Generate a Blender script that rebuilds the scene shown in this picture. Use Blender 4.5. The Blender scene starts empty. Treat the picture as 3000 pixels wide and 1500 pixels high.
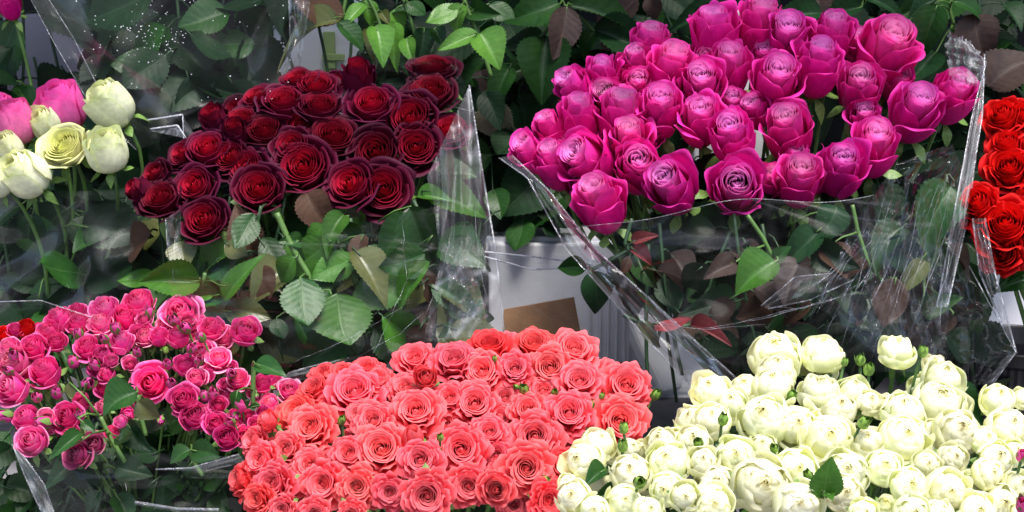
import bpy, math, random
import numpy as np
from mathutils import Vector, Matrix, Quaternion

random.seed(7)
RNG = np.random.default_rng(11)
SC = bpy.context.scene
COL = SC.collection

# ------------------------------------------------------------------ camera, world, sun, exposure
PITCH = math.radians(12)
CAM = Vector((0.0, 0.0, 1.45))
TAN = 0.325
cam_data = bpy.data.cameras.new('camera')
cam_data.sensor_width = 36
cam_data.lens = 18 / TAN
cam_data.clip_start = 0.05
cam_data.clip_end = 200
cam_data.dof.use_dof = True
cam_data.dof.focus_distance = 1.95
cam_data.dof.aperture_fstop = 14
cam = bpy.data.objects.new('camera', cam_data)
COL.objects.link(cam)
cam.location = CAM
cam.rotation_euler = (math.radians(90) - PITCH, 0, 0)
SC.camera = cam
RIGHT = Vector((1, 0, 0))
FWD = Vector((0, math.cos(PITCH), -math.sin(PITCH)))
UP = Vector((0, math.sin(PITCH), math.cos(PITCH)))

SUN_EL, SUN_AZ = math.radians(70), math.radians(25)      # azimuth: to the right of straight behind the viewer
world = bpy.data.worlds.new('World')
SC.world = world
world.use_nodes = True
wn = world.node_tree
bg = wn.nodes['Background']
sky = wn.nodes.new('ShaderNodeTexSky')
sky.sky_type = 'NISHITA'
sky.sun_disc = False
sky.sun_elevation = SUN_EL
sky.sun_rotation = math.radians(180) - SUN_AZ
sky.dust_density = 3.0
wn.links.new(sky.outputs[0], bg.inputs['Color'])
bg.inputs['Strength'].default_value = 0.13
sun_data = bpy.data.lights.new('sun', 'SUN')
sun_data.energy = 3.5
sun_data.angle = math.radians(28)
sun_data.color = (1.0, 0.96, 0.9)
sun = bpy.data.objects.new('sun', sun_data)
COL.objects.link(sun)
sd = Vector((math.sin(SUN_AZ) * math.cos(SUN_EL), -math.cos(SUN_AZ) * math.cos(SUN_EL), math.sin(SUN_EL)))
sun.rotation_euler = sd.to_track_quat('Z', 'Y').to_euler()
SC.view_settings.view_transform = 'Standard'
SC.view_settings.look = 'None'
SC.view_settings.exposure = 0.85
SC.view_settings.gamma = 1
SC.cycles.max_bounces = 8
SC.cycles.transparent_max_bounces = 24
SC.cycles.caustics_reflective = False
SC.cycles.caustics_refractive = False


def at(x, y, D):
    """photo point (3000 x 1500) at distance D along the view axis"""
    s = TAN * D / 1500
    return CAM + FWD * D + RIGHT * ((x - 1500) * s) + UP * ((750 - y) * s)


def px2m(n, D):
    return n * TAN * D / 1500


# ------------------------------------------------------------------ small helpers
def tag(o, label=None, cat=None, group=None, kind=None):
    if label: o['label'] = label
    if cat: o['category'] = cat
    if group: o['group'] = group
    if kind: o['kind'] = kind
    return o


def mesh_from(name, verts, faces, mats, attrs=None, uv=None, midx=None):
    me = bpy.data.meshes.new(name)
    me.from_pydata([tuple(v) for v in verts], [], [tuple(f) for f in faces])
    for m in mats:
        me.materials.append(m)
    if midx is not None:
        me.polygons.foreach_set('material_index', np.asarray(midx, dtype=np.int32))
    me.polygons.foreach_set('use_smooth', np.ones(len(faces), dtype=bool))
    for k, arr in (attrs or {}).items():
        a = me.attributes.new(k, 'FLOAT', 'POINT')
        a.data.foreach_set('value', np.asarray(arr, dtype=np.float32))
    me.update()
    return me


def link(name, me, parent=None, mat=None):
    o = bpy.data.objects.new(name, me)
    COL.objects.link(o)
    if parent is not None:
        o.parent = parent
    if mat is not None:
        o.matrix_local = mat
    return o


def empty(name, loc):
    o = bpy.data.objects.new(name, None)
    o.empty_display_size = 0.01
    COL.objects.link(o)
    o.location = loc
    return o


class MB:
    """collects grids, tubes and boxes"""
    def __init__(s):
        s.v, s.f, s.a, s.n = [], [], {}, 0

    def add(s, v, f, **at_):
        v = np.asarray(v, float)
        s.v.append(v)
        s.f += [tuple(i + s.n for i in q) for q in f]
        for k, arr in at_.items():
            s.a.setdefault(k, []).append(np.asarray(arr, float))
        s.n += len(v)

    def tube(s, pts, radii, seg=7, **at_):
        pts = [Vector(p) for p in pts]
        n = len(pts)
        if not hasattr(radii, '__len__'):
            radii = [radii] * n
        vs = []
        prev = None
        for i, p in enumerate(pts):
            d = (pts[min(i + 1, n - 1)] - pts[max(i - 1, 0)]).normalized()
            a = Vector((0, 0, 1)) if abs(d.z) < .95 else Vector((1, 0, 0))
            if prev is not None:
                a = prev
            x = (a - d * a.dot(d)).normalized()
            prev = x
            y = d.cross(x)
            for k in range(seg):
                t = 2 * math.pi * k / seg
                vs.append(p + (x * math.cos(t) + y * math.sin(t)) * radii[i])
        fs = [(i * seg + k, i * seg + (k + 1) % seg, (i + 1) * seg + (k + 1) % seg, (i + 1) * seg + k)
              for i in range(n - 1) for k in range(seg)]
        fs.append(tuple(range(seg))[::-1])
        fs.append(tuple((n - 1) * seg + k for k in range(seg)))
        s.add([tuple(q) for q in vs], fs)

    def box(s, c, sx, sy, sz, rot=None):
        vs = [Vector((x * sx / 2, y * sy / 2, z * sz / 2)) for x in (-1, 1) for y in (-1, 1) for z in (-1, 1)]
        if rot is not None:
            vs = [rot @ q for q in vs]
        c = Vector(c)
        fs = [(0, 1, 3, 2), (4, 6, 7, 5), (0, 4, 5, 1), (2, 3, 7, 6), (0, 2, 6, 4), (1, 5, 7, 3)]
        s.add([tuple(q + c) for q in vs], fs)

    def build(s, name, mat, parent=None, smooth=True, local=None):
        me = mesh_from(name, np.concatenate(s.v), s.f, [mat], {k: np.concatenate(a) for k, a in s.a.items()})
        if not smooth:
            me.polygons.foreach_set('use_smooth', np.zeros(len(s.f), dtype=bool))
        return link(name, me, parent, local)


def bevel(o, w, seg=2):
    m = o.modifiers.new('bevel', 'BEVEL')
    m.width = w
    m.segments = seg
    m.limit_method = 'ANGLE'


# ------------------------------------------------------------------ materials
def new_mat(name):
    m = bpy.data.materials.new(name)
    m.use_nodes = True
    nt = m.node_tree
    for n in list(nt.nodes):
        nt.nodes.remove(n)
    out = nt.nodes.new('ShaderNodeOutputMaterial')
    return m, nt, out


def N(nt, kind, **kw):
    n = nt.nodes.new(kind)
    for k, v in kw.items():
        if k in n.inputs.keys():
            n.inputs[k].default_value = v
        else:
            setattr(n, k, v)
    return n


def attr(nt, name):
    n = nt.nodes.new('ShaderNodeAttribute')
    n.attribute_name = name
    return n.outputs['Fac']


def ramp(nt, src, stops, interp='LINEAR'):
    r = nt.nodes.new('ShaderNodeValToRGB')
    r.color_ramp.interpolation = interp
    e = r.color_ramp.elements
    while len(e) < len(stops):
        e.new(0.5)
    for el, (p, c) in zip(e, stops):
        el.position = p
        el.color = (c[0], c[1], c[2], 1) if hasattr(c, '__len__') else (c, c, c, 1)
    nt.links.new(src, r.inputs[0])
    return r.outputs[0]


def mix(nt, fac, a, b, mode='MIX'):
    m = nt.nodes.new('ShaderNodeMix')
    m.data_type = 'RGBA'
    m.blend_type = mode
    for s, val in ((m.inputs[0], fac), (m.inputs[6], a), (m.inputs[7], b)):
        if isinstance(val, bpy.types.NodeSocket):
            nt.links.new(val, s)
        elif hasattr(val, '__len__'):
            s.default_value = (val[0], val[1], val[2], 1)
        else:
            s.default_value = val
    return m.outputs[2]


def math_n(nt, op, a, b=0.0):
    m = nt.nodes.new('ShaderNodeMath')
    m.operation = op
    for s, val in ((m.inputs[0], a), (m.inputs[1], b)):
        if isinstance(val, bpy.types.NodeSocket):
            nt.links.new(val, s)
        else:
            s.default_value = val
    return m.outputs[0]


def petal_mat(name, layers, rim, rim_amt=0.5, base=None, base_pos=.45, base_lo=.1, var_lo=.84, rough=.55, trans=.28, sheen=.08, rim_pow=4.0):
    m, nt, out = new_mat(name)
    col = ramp(nt, attr(nt, 'layer'), layers)
    if base is not None:
        bfac = ramp(nt, attr(nt, 'rise'), [(base_lo, 1.0), (base_pos, 0.0)])
        col = mix(nt, bfac, col, base)
    tc = N(nt, 'ShaderNodeTexCoord')
    no = N(nt, 'ShaderNodeTexNoise', Scale=9.0, Detail=4.0)
    nt.links.new(tc.outputs['Object'], no.inputs['Vector'])
    e = math_n(nt, 'POWER', attr(nt, 'edge'), rim_pow)
    e = math_n(nt, 'MULTIPLY', e, rim_amt)
    e2 = math_n(nt, 'MULTIPLY', e, math_n(nt, 'ADD', no.outputs['Fac'], .5))
    if hasattr(rim[0], '__len__'):
        rim = ramp(nt, attr(nt, 'layer'), rim)
    col = mix(nt, e2, col, rim)
    var = ramp(nt, no.outputs['Fac'], [(.3, var_lo), (.7, 1.1)])
    col = mix(nt, 1.0, col, var, 'MULTIPLY')
    oi = N(nt, 'ShaderNodeObjectInfo')
    col = mix(nt, 1.0, col, oi.outputs['Color'], 'MULTIPLY')
    p = N(nt, 'ShaderNodeBsdfPrincipled', Roughness=rough)
    p.inputs['Specular IOR Level'].default_value = .16
    p.inputs['Sheen Weight'].default_value = sheen
    p.inputs['Sheen Roughness'].default_value = .4
    nt.links.new(col, p.inputs['Base Color'])
    nt.links.new(col, p.inputs['Sheen Tint'])
    vein = N(nt, 'ShaderNodeTexNoise', Scale=40.0, Detail=3.0)
    nt.links.new(tc.outputs['Object'], vein.inputs['Vector'])
    bp = N(nt, 'ShaderNodeBump', Strength=.07, Distance=.02)
    nt.links.new(vein.outputs['Fac'], bp.inputs['Height'])
    nt.links.new(bp.outputs[0], p.inputs['Normal'])
    tr = N(nt, 'ShaderNodeBsdfTranslucent')
    nt.links.new(col, tr.inputs['Color'])
    ms = N(nt, 'ShaderNodeMixShader')
    ms.inputs[0].default_value = trans
    nt.links.new(p.outputs[0], ms.inputs[1])
    nt.links.new(tr.outputs[0], ms.inputs[2])
    nt.links.new(ms.outputs[0], out.inputs['Surface'])
    return m


def leaf_mat(name, a, b, vein, rough=.38, spec=.5, edge=None, trans=.12):
    """leaf blade with midrib and side veins from its own length/width attributes"""
    m, nt, out = new_mat(name)
    u, v = attr(nt, 'lu'), attr(nt, 'lv')
    tc = N(nt, 'ShaderNodeTexCoord')
    no = N(nt, 'ShaderNodeTexNoise', Scale=3.0, Detail=6.0, Roughness=.65)
    nt.links.new(tc.outputs['Object'], no.inputs['Vector'])
    col = mix(nt, ramp(nt, no.outputs['Fac'], [(.35, 0.0), (.65, 1.0)]), a, b)
    au = math_n(nt, 'ABSOLUTE', u)
    s = math_n(nt, 'SUBTRACT', v, math_n(nt, 'MULTIPLY', au, .22))
    s = math_n(nt, 'ADD', s, math_n(nt, 'MULTIPLY', no.outputs['Fac'], .05))
    s = math_n(nt, 'FRACT', math_n(nt, 'MULTIPLY', s, 8.0))
    s = math_n(nt, 'ABSOLUTE', math_n(nt, 'SUBTRACT', s, .5))
    side = ramp(nt, s, [(0.0, 1.0), (.05, 0.0)])
    mid = ramp(nt, au, [(0.0, 1.0), (.05, 0.0)])
    vm = math_n(nt, 'MAXIMUM', math_n(nt, 'MULTIPLY', side, .10), mid)
    col = mix(nt, math_n(nt, 'MULTIPLY', vm, .7), col, vein)
    if edge is not None:
        ef = ramp(nt, math_n(nt, 'ADD', au, math_n(nt, 'MULTIPLY', no.outputs['Fac'], .5)), [(.95, 0.0), (1.35, 1.0)])
        col = mix(nt, ef, col, edge)
    oi = N(nt, 'ShaderNodeObjectInfo')
    col = mix(nt, 1.0, col, oi.outputs['Color'], 'MULTIPLY')
    p = N(nt, 'ShaderNodeBsdfPrincipled', Roughness=rough)
    p.inputs['Specular IOR Level'].default_value = spec
    nt.links.new(col, p.inputs['Base Color'])
    h = math_n(nt, 'ADD', math_n(nt, 'MULTIPLY', s, .2), math_n(nt, 'MULTIPLY', no.outputs['Fac'], .8))
    h = math_n(nt, 'SUBTRACT', h, math_n(nt, 'MULTIPLY', vm, .5))
    bp = N(nt, 'ShaderNodeBump', Strength=.10, Distance=.03)
    nt.links.new(h, bp.inputs['Height'])
    nt.links.new(bp.outputs[0], p.inputs['Normal'])
    tr = N(nt, 'ShaderNodeBsdfTranslucent')
    nt.links.new(col, tr.inputs['Color'])
    ms = N(nt, 'ShaderNodeMixShader')
    ms.inputs[0].default_value = trans
    nt.links.new(p.outputs[0], ms.inputs[1])
    nt.links.new(tr.outputs[0], ms.inputs[2])
    nt.links.new(ms.outputs[0], out.inputs['Surface'])
    return m


def plain(name, col, rough=.6, spec=.4, noise=.12, scale=12.0, bump=.1, metallic=0.0, dark=None):
    m, nt, out = new_mat(name)
    tc = N(nt, 'ShaderNodeTexCoord')
    no = N(nt, 'ShaderNodeTexNoise', Scale=scale, Detail=6.0)
    nt.links.new(tc.outputs['Object'], no.inputs['Vector'])
    d = dark if dark else tuple(c * (1 - noise * 2.5) for c in col)
    c = ramp(nt, no.outputs['Fac'], [(.3, d), (.62, col)])
    p = N(nt, 'ShaderNodeBsdfPrincipled', Roughness=rough, Metallic=metallic)
    p.inputs['Specular IOR Level'].default_value = spec
    nt.links.new(c, p.inputs['Base Color'])
    bp = N(nt, 'ShaderNodeBump', Strength=bump, Distance=.02)
    nt.links.new(no.outputs['Fac'], bp.inputs['Height'])
    nt.links.new(bp.outputs[0], p.inputs['Normal'])
    nt.links.new(p.outputs[0], out.inputs['Surface'])
    return m


def film_mat(name, haze=.03, gloss=.5, crumple=16.0, bump=.5, rough=.1, tint=(.97, .98, 1.0), streak=(1, 1, 1)):
    """clear cellophane: see-through, a thin gloss that grows at grazing angles, a little milky haze in the creases"""
    m, nt, out = new_mat(name)
    tc = N(nt, 'ShaderNodeTexCoord')
    mp = N(nt, 'ShaderNodeMapping')
    mp.inputs['Scale'].default_value = streak
    nt.links.new(tc.outputs['Object'], mp.inputs['Vector'])
    vo = N(nt, 'ShaderNodeTexVoronoi', Scale=crumple)
    vo.feature = 'DISTANCE_TO_EDGE'
    nz = N(nt, 'ShaderNodeTexNoise', Scale=crumple * .5, Detail=5.0)
    nt.links.new(mp.outputs[0], nz.inputs['Vector'])
    wob = mix(nt, .12, mp.outputs[0], nz.outputs['Color'])
    nt.links.new(wob, vo.inputs['Vector'])
    h = math_n(nt, 'ADD', vo.outputs['Distance'], math_n(nt, 'MULTIPLY', nz.outputs['Fac'], .6))
    bp = N(nt, 'ShaderNodeBump', Strength=bump, Distance=.02)
    nt.links.new(h, bp.inputs['Height'])
    tr = N(nt, 'ShaderNodeBsdfTransparent')
    tr.inputs['Color'].default_value = (*tint, 1)
    gl = N(nt, 'ShaderNodeBsdfGlossy', Roughness=rough)
    nt.links.new(bp.outputs[0], gl.inputs['Normal'])
    fr = N(nt, 'ShaderNodeFresnel', IOR=1.5)
    nt.links.new(bp.outputs[0], fr.inputs['Normal'])
    f = math_n(nt, 'MULTIPLY', fr.outputs[0], gloss)
    f = math_n(nt, 'MINIMUM', f, .6)
    m1 = N(nt, 'ShaderNodeMixShader')
    nt.links.new(f, m1.inputs[0])
    nt.links.new(tr.outputs[0], m1.inputs[1])
    nt.links.new(gl.outputs[0], m1.inputs[2])
    df = N(nt, 'ShaderNodeBsdfDiffuse')
    df.inputs['Color'].default_value = (.8, .82, .88, 1)
    nz2 = N(nt, 'ShaderNodeTexNoise', Scale=crumple * .35, Detail=7.0, Roughness=.65)
    nt.links.new(mp.outputs[0], nz2.inputs['Vector'])
    hz = ramp(nt, nz2.outputs['Fac'], [(.38, haze * .35), (.68, haze * 2.0)])
    crease = ramp(nt, vo.outputs['Distance'], [(0.0, min(1, haze * 3.0)), (.035, 0.0)])
    hz = math_n(nt, 'ADD', hz, crease)
    m2 = N(nt, 'ShaderNodeMixShader')
    nt.links.new(hz, m2.inputs[0])
    nt.links.new(m1.outputs[0], m2.inputs[1])
    nt.links.new(df.outputs[0], m2.inputs[2])
    nt.links.new(m2.outputs[0], out.inputs['Surface'])
    return m


M = {}
M['darkred'] = petal_mat('dark_red_petal', [(0, (.40, .004, .022)), (.25, (.34, .003, .022)), (.5, (.20, .002, .018)), (.7, (.115, .0018, .020)), (1, (.078, .0015, .020))],
                         [(0, (.56, .02, .05)), (.35, (.34, .008, .035)), (.6, (.075, .004, .024)), (1, (.04, .004, .024))], .75, trans=.12, sheen=.1, rough=.62)
M['magenta'] = petal_mat('magenta_petal', [(0, (.96, .66, .94)), (.3, (.94, .46, .84)), (.52, (.84, .07, .50)), (.75, (.74, .008, .31)), (1, (.65, .004, .225))],
                         (.88, .09, .52), .5, trans=.30, base=(.68, .005, .245), base_pos=.98, base_lo=.5)
M['coral'] = petal_mat('coral_petal', [(0, (.95, .20, .23)), (.3, (.95, .16, .195)), (.65, (.94, .115, .15)), (1, (.90, .065, .085))],
                       (.97, .29, .33), .5, trans=.36, base=(.88, .06, .07), base_pos=.5)
M['cream'] = petal_mat('cream_petal', [(0, (.93, .84, .36)), (.15, (.94, .90, .50)), (.4, (.95, .95, .72)), (.8, (.95, .95, .71)), (1, (.93, .95, .58))],
                       (.96, .96, .83), .5, trans=.45, base=(.90, .91, .46), base_pos=.85, var_lo=.97)
M['pink'] = petal_mat('pink_spray_petal', [(0, (.80, .02, .26)), (.5, (.84, .035, .33)), (1, (.84, .07, .36))],
                      (.90, .28, .54), .62, trans=.28, base=(.70, .01, .16), base_pos=.3)
M['white'] = petal_mat('white_petal', [(0, (.84, .82, .50)), (.4, (.86, .86, .64)), (1, (.78, .80, .58))],
                       (.66, .76, .22), .55, trans=.25, base=(.66, .70, .42), base_pos=.5, rim_pow=7.0)
M['lime'] = petal_mat('lime_white_petal', [(0, (.84, .84, .34)), (.5, (.84, .84, .42)), (1, (.86, .86, .62))],
                      (.68, .78, .20), .7, trans=.28, rim_pow=4.0)
M['rosepink'] = petal_mat('rose_pink_petal', [(0, (.88, .14, .50)), (1, (.90, .19, .52))], (.90, .10, .46), .6, trans=.35, base=(.84, .30, .42), base_pos=.6)
M['red'] = petal_mat('red_petal', [(0, (.76, .008, .008)), (.6, (.76, .007, .007)), (1, (.55, .004, .008))], (.85, .016, .014), .5, trans=.2, rough=.6)
M['budgreen'] = plain('bud_green', (.24, .42, .07), .45, .4, .15, 30)
M['sepal'] = plain('sepal_green', (.15, .27, .06), .5, .35, .18, 30)
M['stem'] = plain('stem_green', (.10, .21, .045), .45, .45, .2, 25)
M['stem_dark'] = plain('stem_dark_green', (.03, .075, .03), .5, .4, .2, 25)
M['leaf_dark'] = leaf_mat('leaf_dark', (.0042, .020, .0065), (.0085, .034, .0095), (.024, .055, .02), rough=.5, spec=.25)
M['leaf_mid'] = leaf_mat('leaf_mid', (.010, .050, .008), (.020, .076, .012), (.055, .12, .035), rough=.42, spec=.35)
M['leaf_green'] = leaf_mat('leaf_green', (.032, .115, .010), (.058, .175, .016), (.10, .23, .05), trans=.15, rough=.42, spec=.35)
M['leaf_bright'] = leaf_mat('leaf_bright', (.075, .21, .028), (.12, .30, .035), (.17, .33, .08), trans=.2)
M['leaf_olive'] = leaf_mat('leaf_olive', (.065, .085, .022), (.10, .105, .028), (.14, .14, .06))
M['leaf_purple'] = leaf_mat('leaf_purple', (.036, .021, .020), (.062, .040, .032), (.10, .07, .055), rough=.55, spec=.25)
M['leaf_brown'] = leaf_mat('leaf_brown', (.050, .024, .015), (.078, .040, .024), (.035, .016, .011), rough=.6, spec=.2)
M['leaf_red_reflect'] = leaf_mat('leaf_red_reflect', (.13, .012, .018), (.20, .03, .03), (.08, .012, .012), rough=.5)  # red leaf colour painted in for the reddish reflections in the film
M['leaf_pale'] = leaf_mat('leaf_pale', (.24, .23, .15), (.30, .27, .19), (.20, .17, .11), rough=.55)
M['film'] = film_mat('clear_film', .003, .05, 7, .10, rough=.2)
M['film_soft'] = film_mat('clear_film_thin', .009, .10, 3, .06, rough=.3)
M['film_streak'] = film_mat('clear_film_streaked', .003, .08, 9, .3, rough=.12, streak=(1.6, 1.0, .35))
M['film_milky'] = film_mat('milky_film', .055, .14, 5, .15, rough=.25)
M['film_fold'] = film_mat('folded_film', .024, .30, 9, .3, rough=.12)
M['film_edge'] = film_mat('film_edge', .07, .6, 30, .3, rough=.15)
M['film_glint'] = film_mat('film_glint', .45, 1.2, 30, .2, rough=.15)  # glints painted as strong white haze in the film colour
M['drop'] = film_mat('water_drop', .5, 2.0, 30, .1, rough=.05)

# ------------------------------------------------------------------ the setting
M['wall'] = plain('wall_shade_black', (.012, .013, .014), .8, .2, .3, 4)  # near-black colour stands in for the deep shade between the leaves
M['whitepaint'] = plain('white_paint', (.84, .85, .88), .5, .4, .05, 6, .04, dark=(.76, .77, .81))
M['greyplaster'] = plain('grey_plaster', (.76, .77, .81), .7, .3, .06, 5, .1, dark=(.62, .63, .67))
M['plastic_white'] = plain('white_plastic', (.82, .83, .88), .35, .5, .04, 5, .03)
M['plastic_black'] = plain('black_plastic', (.012, .012, .018), .4, .5, .2, 8)
M['cardboard'] = plain('brown_cardboard', (.36, .21, .12), .8, .15, .2, 18, .3, dark=(.24, .13, .075))
M['greenbar'] = plain('pale_green_paint', (.36, .50, .20), .5, .4, .08, 6)
M['stone'] = plain('grey_stone', (.22, .21, .23), .8, .2, .15, 14, .3)
M['panelgrey'] = plain('grey_panel', (.25, .25, .30), .6, .3, .08, 4)

YW = at(1500, 300, 3.0).y
mb = MB()
mb.add([(-60, -60, 0), (60, -60, 0), (60, 60, 0), (-60, 60, 0)], [(0, 1, 2, 3)])
tag(mb.build('ground', M['stone']), kind='structure')
mb = MB()
mb.box((0, YW + .1, 1.5), 5.0, .16, 3.0)
tag(mb.build('stall_back_wall', M['wall'], smooth=False), 'wall coloured near-black for shade behind all the bunches, almost hidden by leaves', 'wall')
mb = MB()
zs = at(150, 1462, 2.2).z
mb.box((0, 2.35, zs / 2), 4.6, 1.0, zs)
mb.box((0, 1.6, .15), 4.6, .49, .30)
o = mb.build('display_step', M['stone'], smooth=False)
tag(o, kind='structure')

mb = MB()
mb.box((0, 3.06, 2.38), 6.0, 1.75, .02, Matrix.Rotation(math.radians(8), 3, 'X'))  # unseen sheet added above the view to shade the rear foliage
m_, nt_, out_ = new_mat('shade_sheet_cloth')
df_ = N(nt_, 'ShaderNodeBsdfDiffuse')
df_.inputs['Color'].default_value = (.55, .55, .53, 1)
nt_.links.new(df_.outputs[0], out_.inputs['Surface'])
tag(mb.build('added_shade_sheet', m_, smooth=False), kind='structure')


def box_at(name, x0, y0, x1, y1, D, depth, mat, parent=None, bev=.004):
    """upright box whose front face fills this photo rectangle at depth D"""
    a, b = at(x0, y0, D), at(x1, y1, D)
    yc = at((x0 + x1) / 2, (y0 + y1) / 2, D).y
    z0, z1 = b.z, a.z
    mb = MB()
    mb.box(((a.x + b.x) / 2, yc + depth / 2, (z0 + z1) / 2), abs(b.x - a.x), depth, abs(z1 - z0))
    o = mb.build(name, mat, parent, smooth=False)
    if bev: bevel(o, bev)
    return o


# ------------------------------------------------------------------ petals and blooms
def bez(P, t):
    t = t[..., None]
    P = np.asarray(P, float)
    return ((1 - t) ** 3) * P[0] + 3 * ((1 - t) ** 2) * t * P[1] + 3 * (1 - t) * t * t * P[2] + t ** 3 * P[3]


def petal(P, A, phi, rnd=.25, pt=2.4, spiral=.0, curl=.0, cr=1.0, ruffle=.0, layer=.5, nu=11, nv=11, wb=.55, point=0.0, rng=RNG):
    u = np.linspace(-1, 1, nu)
    v = np.linspace(0, 1, nv)
    V, U = np.meshgrid(v, u, indexing='ij')
    Ve = V * (1 - rnd * np.abs(U) ** pt)
    rz = bez(P, Ve)
    r, z = rz[..., 0].copy(), rz[..., 1].copy()
    wp = wb + (1 - wb) * np.minimum(1, V * 1.6)
    if point:
        wp = wp * (1 - point * np.clip((V - .55) / .45, 0, 1) ** 1.5)
    r = r + spiral * A * U * V
    a = A * U * wp
    s = a * r
    Rc = np.maximum(r * cr, .01)
    e = curl * np.abs(U) ** 3 * V ** 2
    x = (r - Rc) + Rc * np.cos(s / Rc)
    y = Rc * np.sin(s / Rc)
    k1, k2, p1, p2 = rng.uniform(2, 4), rng.uniform(4, 7), rng.uniform(0, 6.28), rng.uniform(0, 6.28)
    w = (np.sin(U * k1 + p1) + .6 * np.sin(U * k2 + p2)) * ruffle * V ** 2.5
    x = x + e + w
    z = z - e * .8 + w * .6
    c, s_ = math.cos(phi), math.sin(phi)
    verts = np.stack([x * c - y * s_, x * s_ + y * c, z], -1).reshape(-1, 3)
    i = np.arange(nv - 1)[:, None] * nu + np.arange(nu - 1)[None, :]
    f = np.stack([i, i + 1, i + nu + 1, i + nu], -1).reshape(-1, 4)
    edge = np.maximum(V ** 2, (np.abs(U) ** 3) * np.minimum(1, V * 2))
    return verts, f.tolist(), dict(layer=np.full(nu * nv, layer), edge=edge.reshape(-1), rise=V.reshape(-1))


def L(a, b, t):
    return a + (b - a) * t


GOLD = math.radians(137.5)


def prof_darkred(t, q, g):
    rt = L(.035, .50 + .06 * q, t ** 1.05)
    zt = L(.12, .04 - .12 * q, t ** 2.0) + g.uniform(-.015, .015)
    return [(.03, -.40), (L(.10, .48, t ** .6), -.38), (L(.02, .40, t ** 1.1), zt + L(-.12, .06, t ** .6)), (rt, zt)], L(1.6, .95, min(1, t * 1.3))


def prof_magenta(t, q, g):
    rt = L(.035, .40 + .10 * q, t ** 1.1)
    zt = (L(.42, .50, t / .42) if t < .42 else L(.50, .44 - .24 * q, ((t - .42) / .58) ** 1.6)) + g.uniform(-.02, .02)
    if t > .66:
        rt += g.uniform(-.06, .03) if g.uniform(0, 1) < .75 else g.uniform(.02, .10)
        zt -= g.uniform(0, .14)
    return [(.03, -.58), (L(.12, .50, t ** .5), -.56), (L(.02, .34, t ** 1.15), zt + L(-.12, .03 + .09 * q, t)), (rt, zt)], L(1.7, 1.0, min(1, t * 1.3))


def prof_coral(t, q, g):
    rt = L(.03, .56, t ** .9)
    zt = (L(.09, .16, t / .3) if t < .3 else L(.16, -.14, ((t - .3) / .7) ** 1.5)) + g.uniform(-.014, .014)
    return [(.03, -.30), (L(.12, .34, t ** .5), -.28), (max(.02, rt - L(.03, .18, t)), zt + L(-.08, .13, t ** .7)), (rt, zt)], L(1.5, .62, min(1, t * 1.5))


def prof_cream(t, q, g):
    rt = L(.02, .17 + .16 * q, t ** 1.1) + (g.uniform(-.02, .03) if t > .3 else 0)
    zt = L(.30, .27 - .14 * q, t ** 2.0) + g.uniform(-.03, .02)
    c = L(.08, .52, t ** .75)
    b = L(.16, .60, t ** .5)
    if t > .80:
        rt, zt, c, b = g.uniform(.34, .50), g.uniform(-.02, .18), .53, .60
    return [(.03, -.44), (b, -.44), (c, L(.24, .22, t) if t < .80 else zt - .06), (rt, zt)], L(1.5, 1.0, min(1, t * 1.4))


def prof_pink(t, q, g):
    rt = L(.04, .40 + .18 * q, t ** 1.1)
    zt = L(.36, .16 - .24 * q, t ** 1.8) + g.uniform(-.03, .03)
    return [(.03, -.42), (L(.12, .50, t ** .6), -.40), (L(.07, .38, t), zt + L(-.2, .04 + .08 * q, t)), (rt, zt)], L(2.1, 1.0, min(1, t * 1.3))


def prof_white(t, q, g):
    rt = L(.10, .32 + .14 * q, t)
    zt = L(.48, .40 - .10 * q, t) + g.uniform(-.05, .05)
    return [(.03, -.50), (L(.22, .64, t ** .5), -.50), (L(.16, .42, t), zt - .22), (rt, zt)], L(2.0, 1.1, min(1, t * 1.4))


def prof_red(t, q, g):
    rt = L(.03, .54, t ** .9)
    zt = L(.36, -.05, t ** 1.5) + g.uniform(-.03, .03)
    return [(.03, -.40), (L(.10, .44, t ** .6), -.36), (L(.06, .38, t), zt + L(-.2, .12, t ** .6)), (rt, zt)], L(2.0, .85, min(1, t * 1.3))


def prof_bud(t, q, g):
    zt = L(.56, .50, t) + g.uniform(-.03, .03)
    return [(.03, -.52), (L(.3, .62, t), -.52), (L(.20, .46, t), .2), (L(.05, .20, t) + .04 * q, zt)], 1.5


class Mid:
    """stands in for the random generator where a profile is wanted without its scatter"""
    @staticmethod
    def uniform(a, b): return (a + b) / 2


HEART = {'darkred': (.60, 3, 2.4), 'magenta': (.52, 3, 2.0), 'coral': (.42, 3, 2.1), 'cream': (.55, 3, 1.7), 'pink': (.5, 2, 1.7), 'red': (.45, 3, 1.9)}


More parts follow.
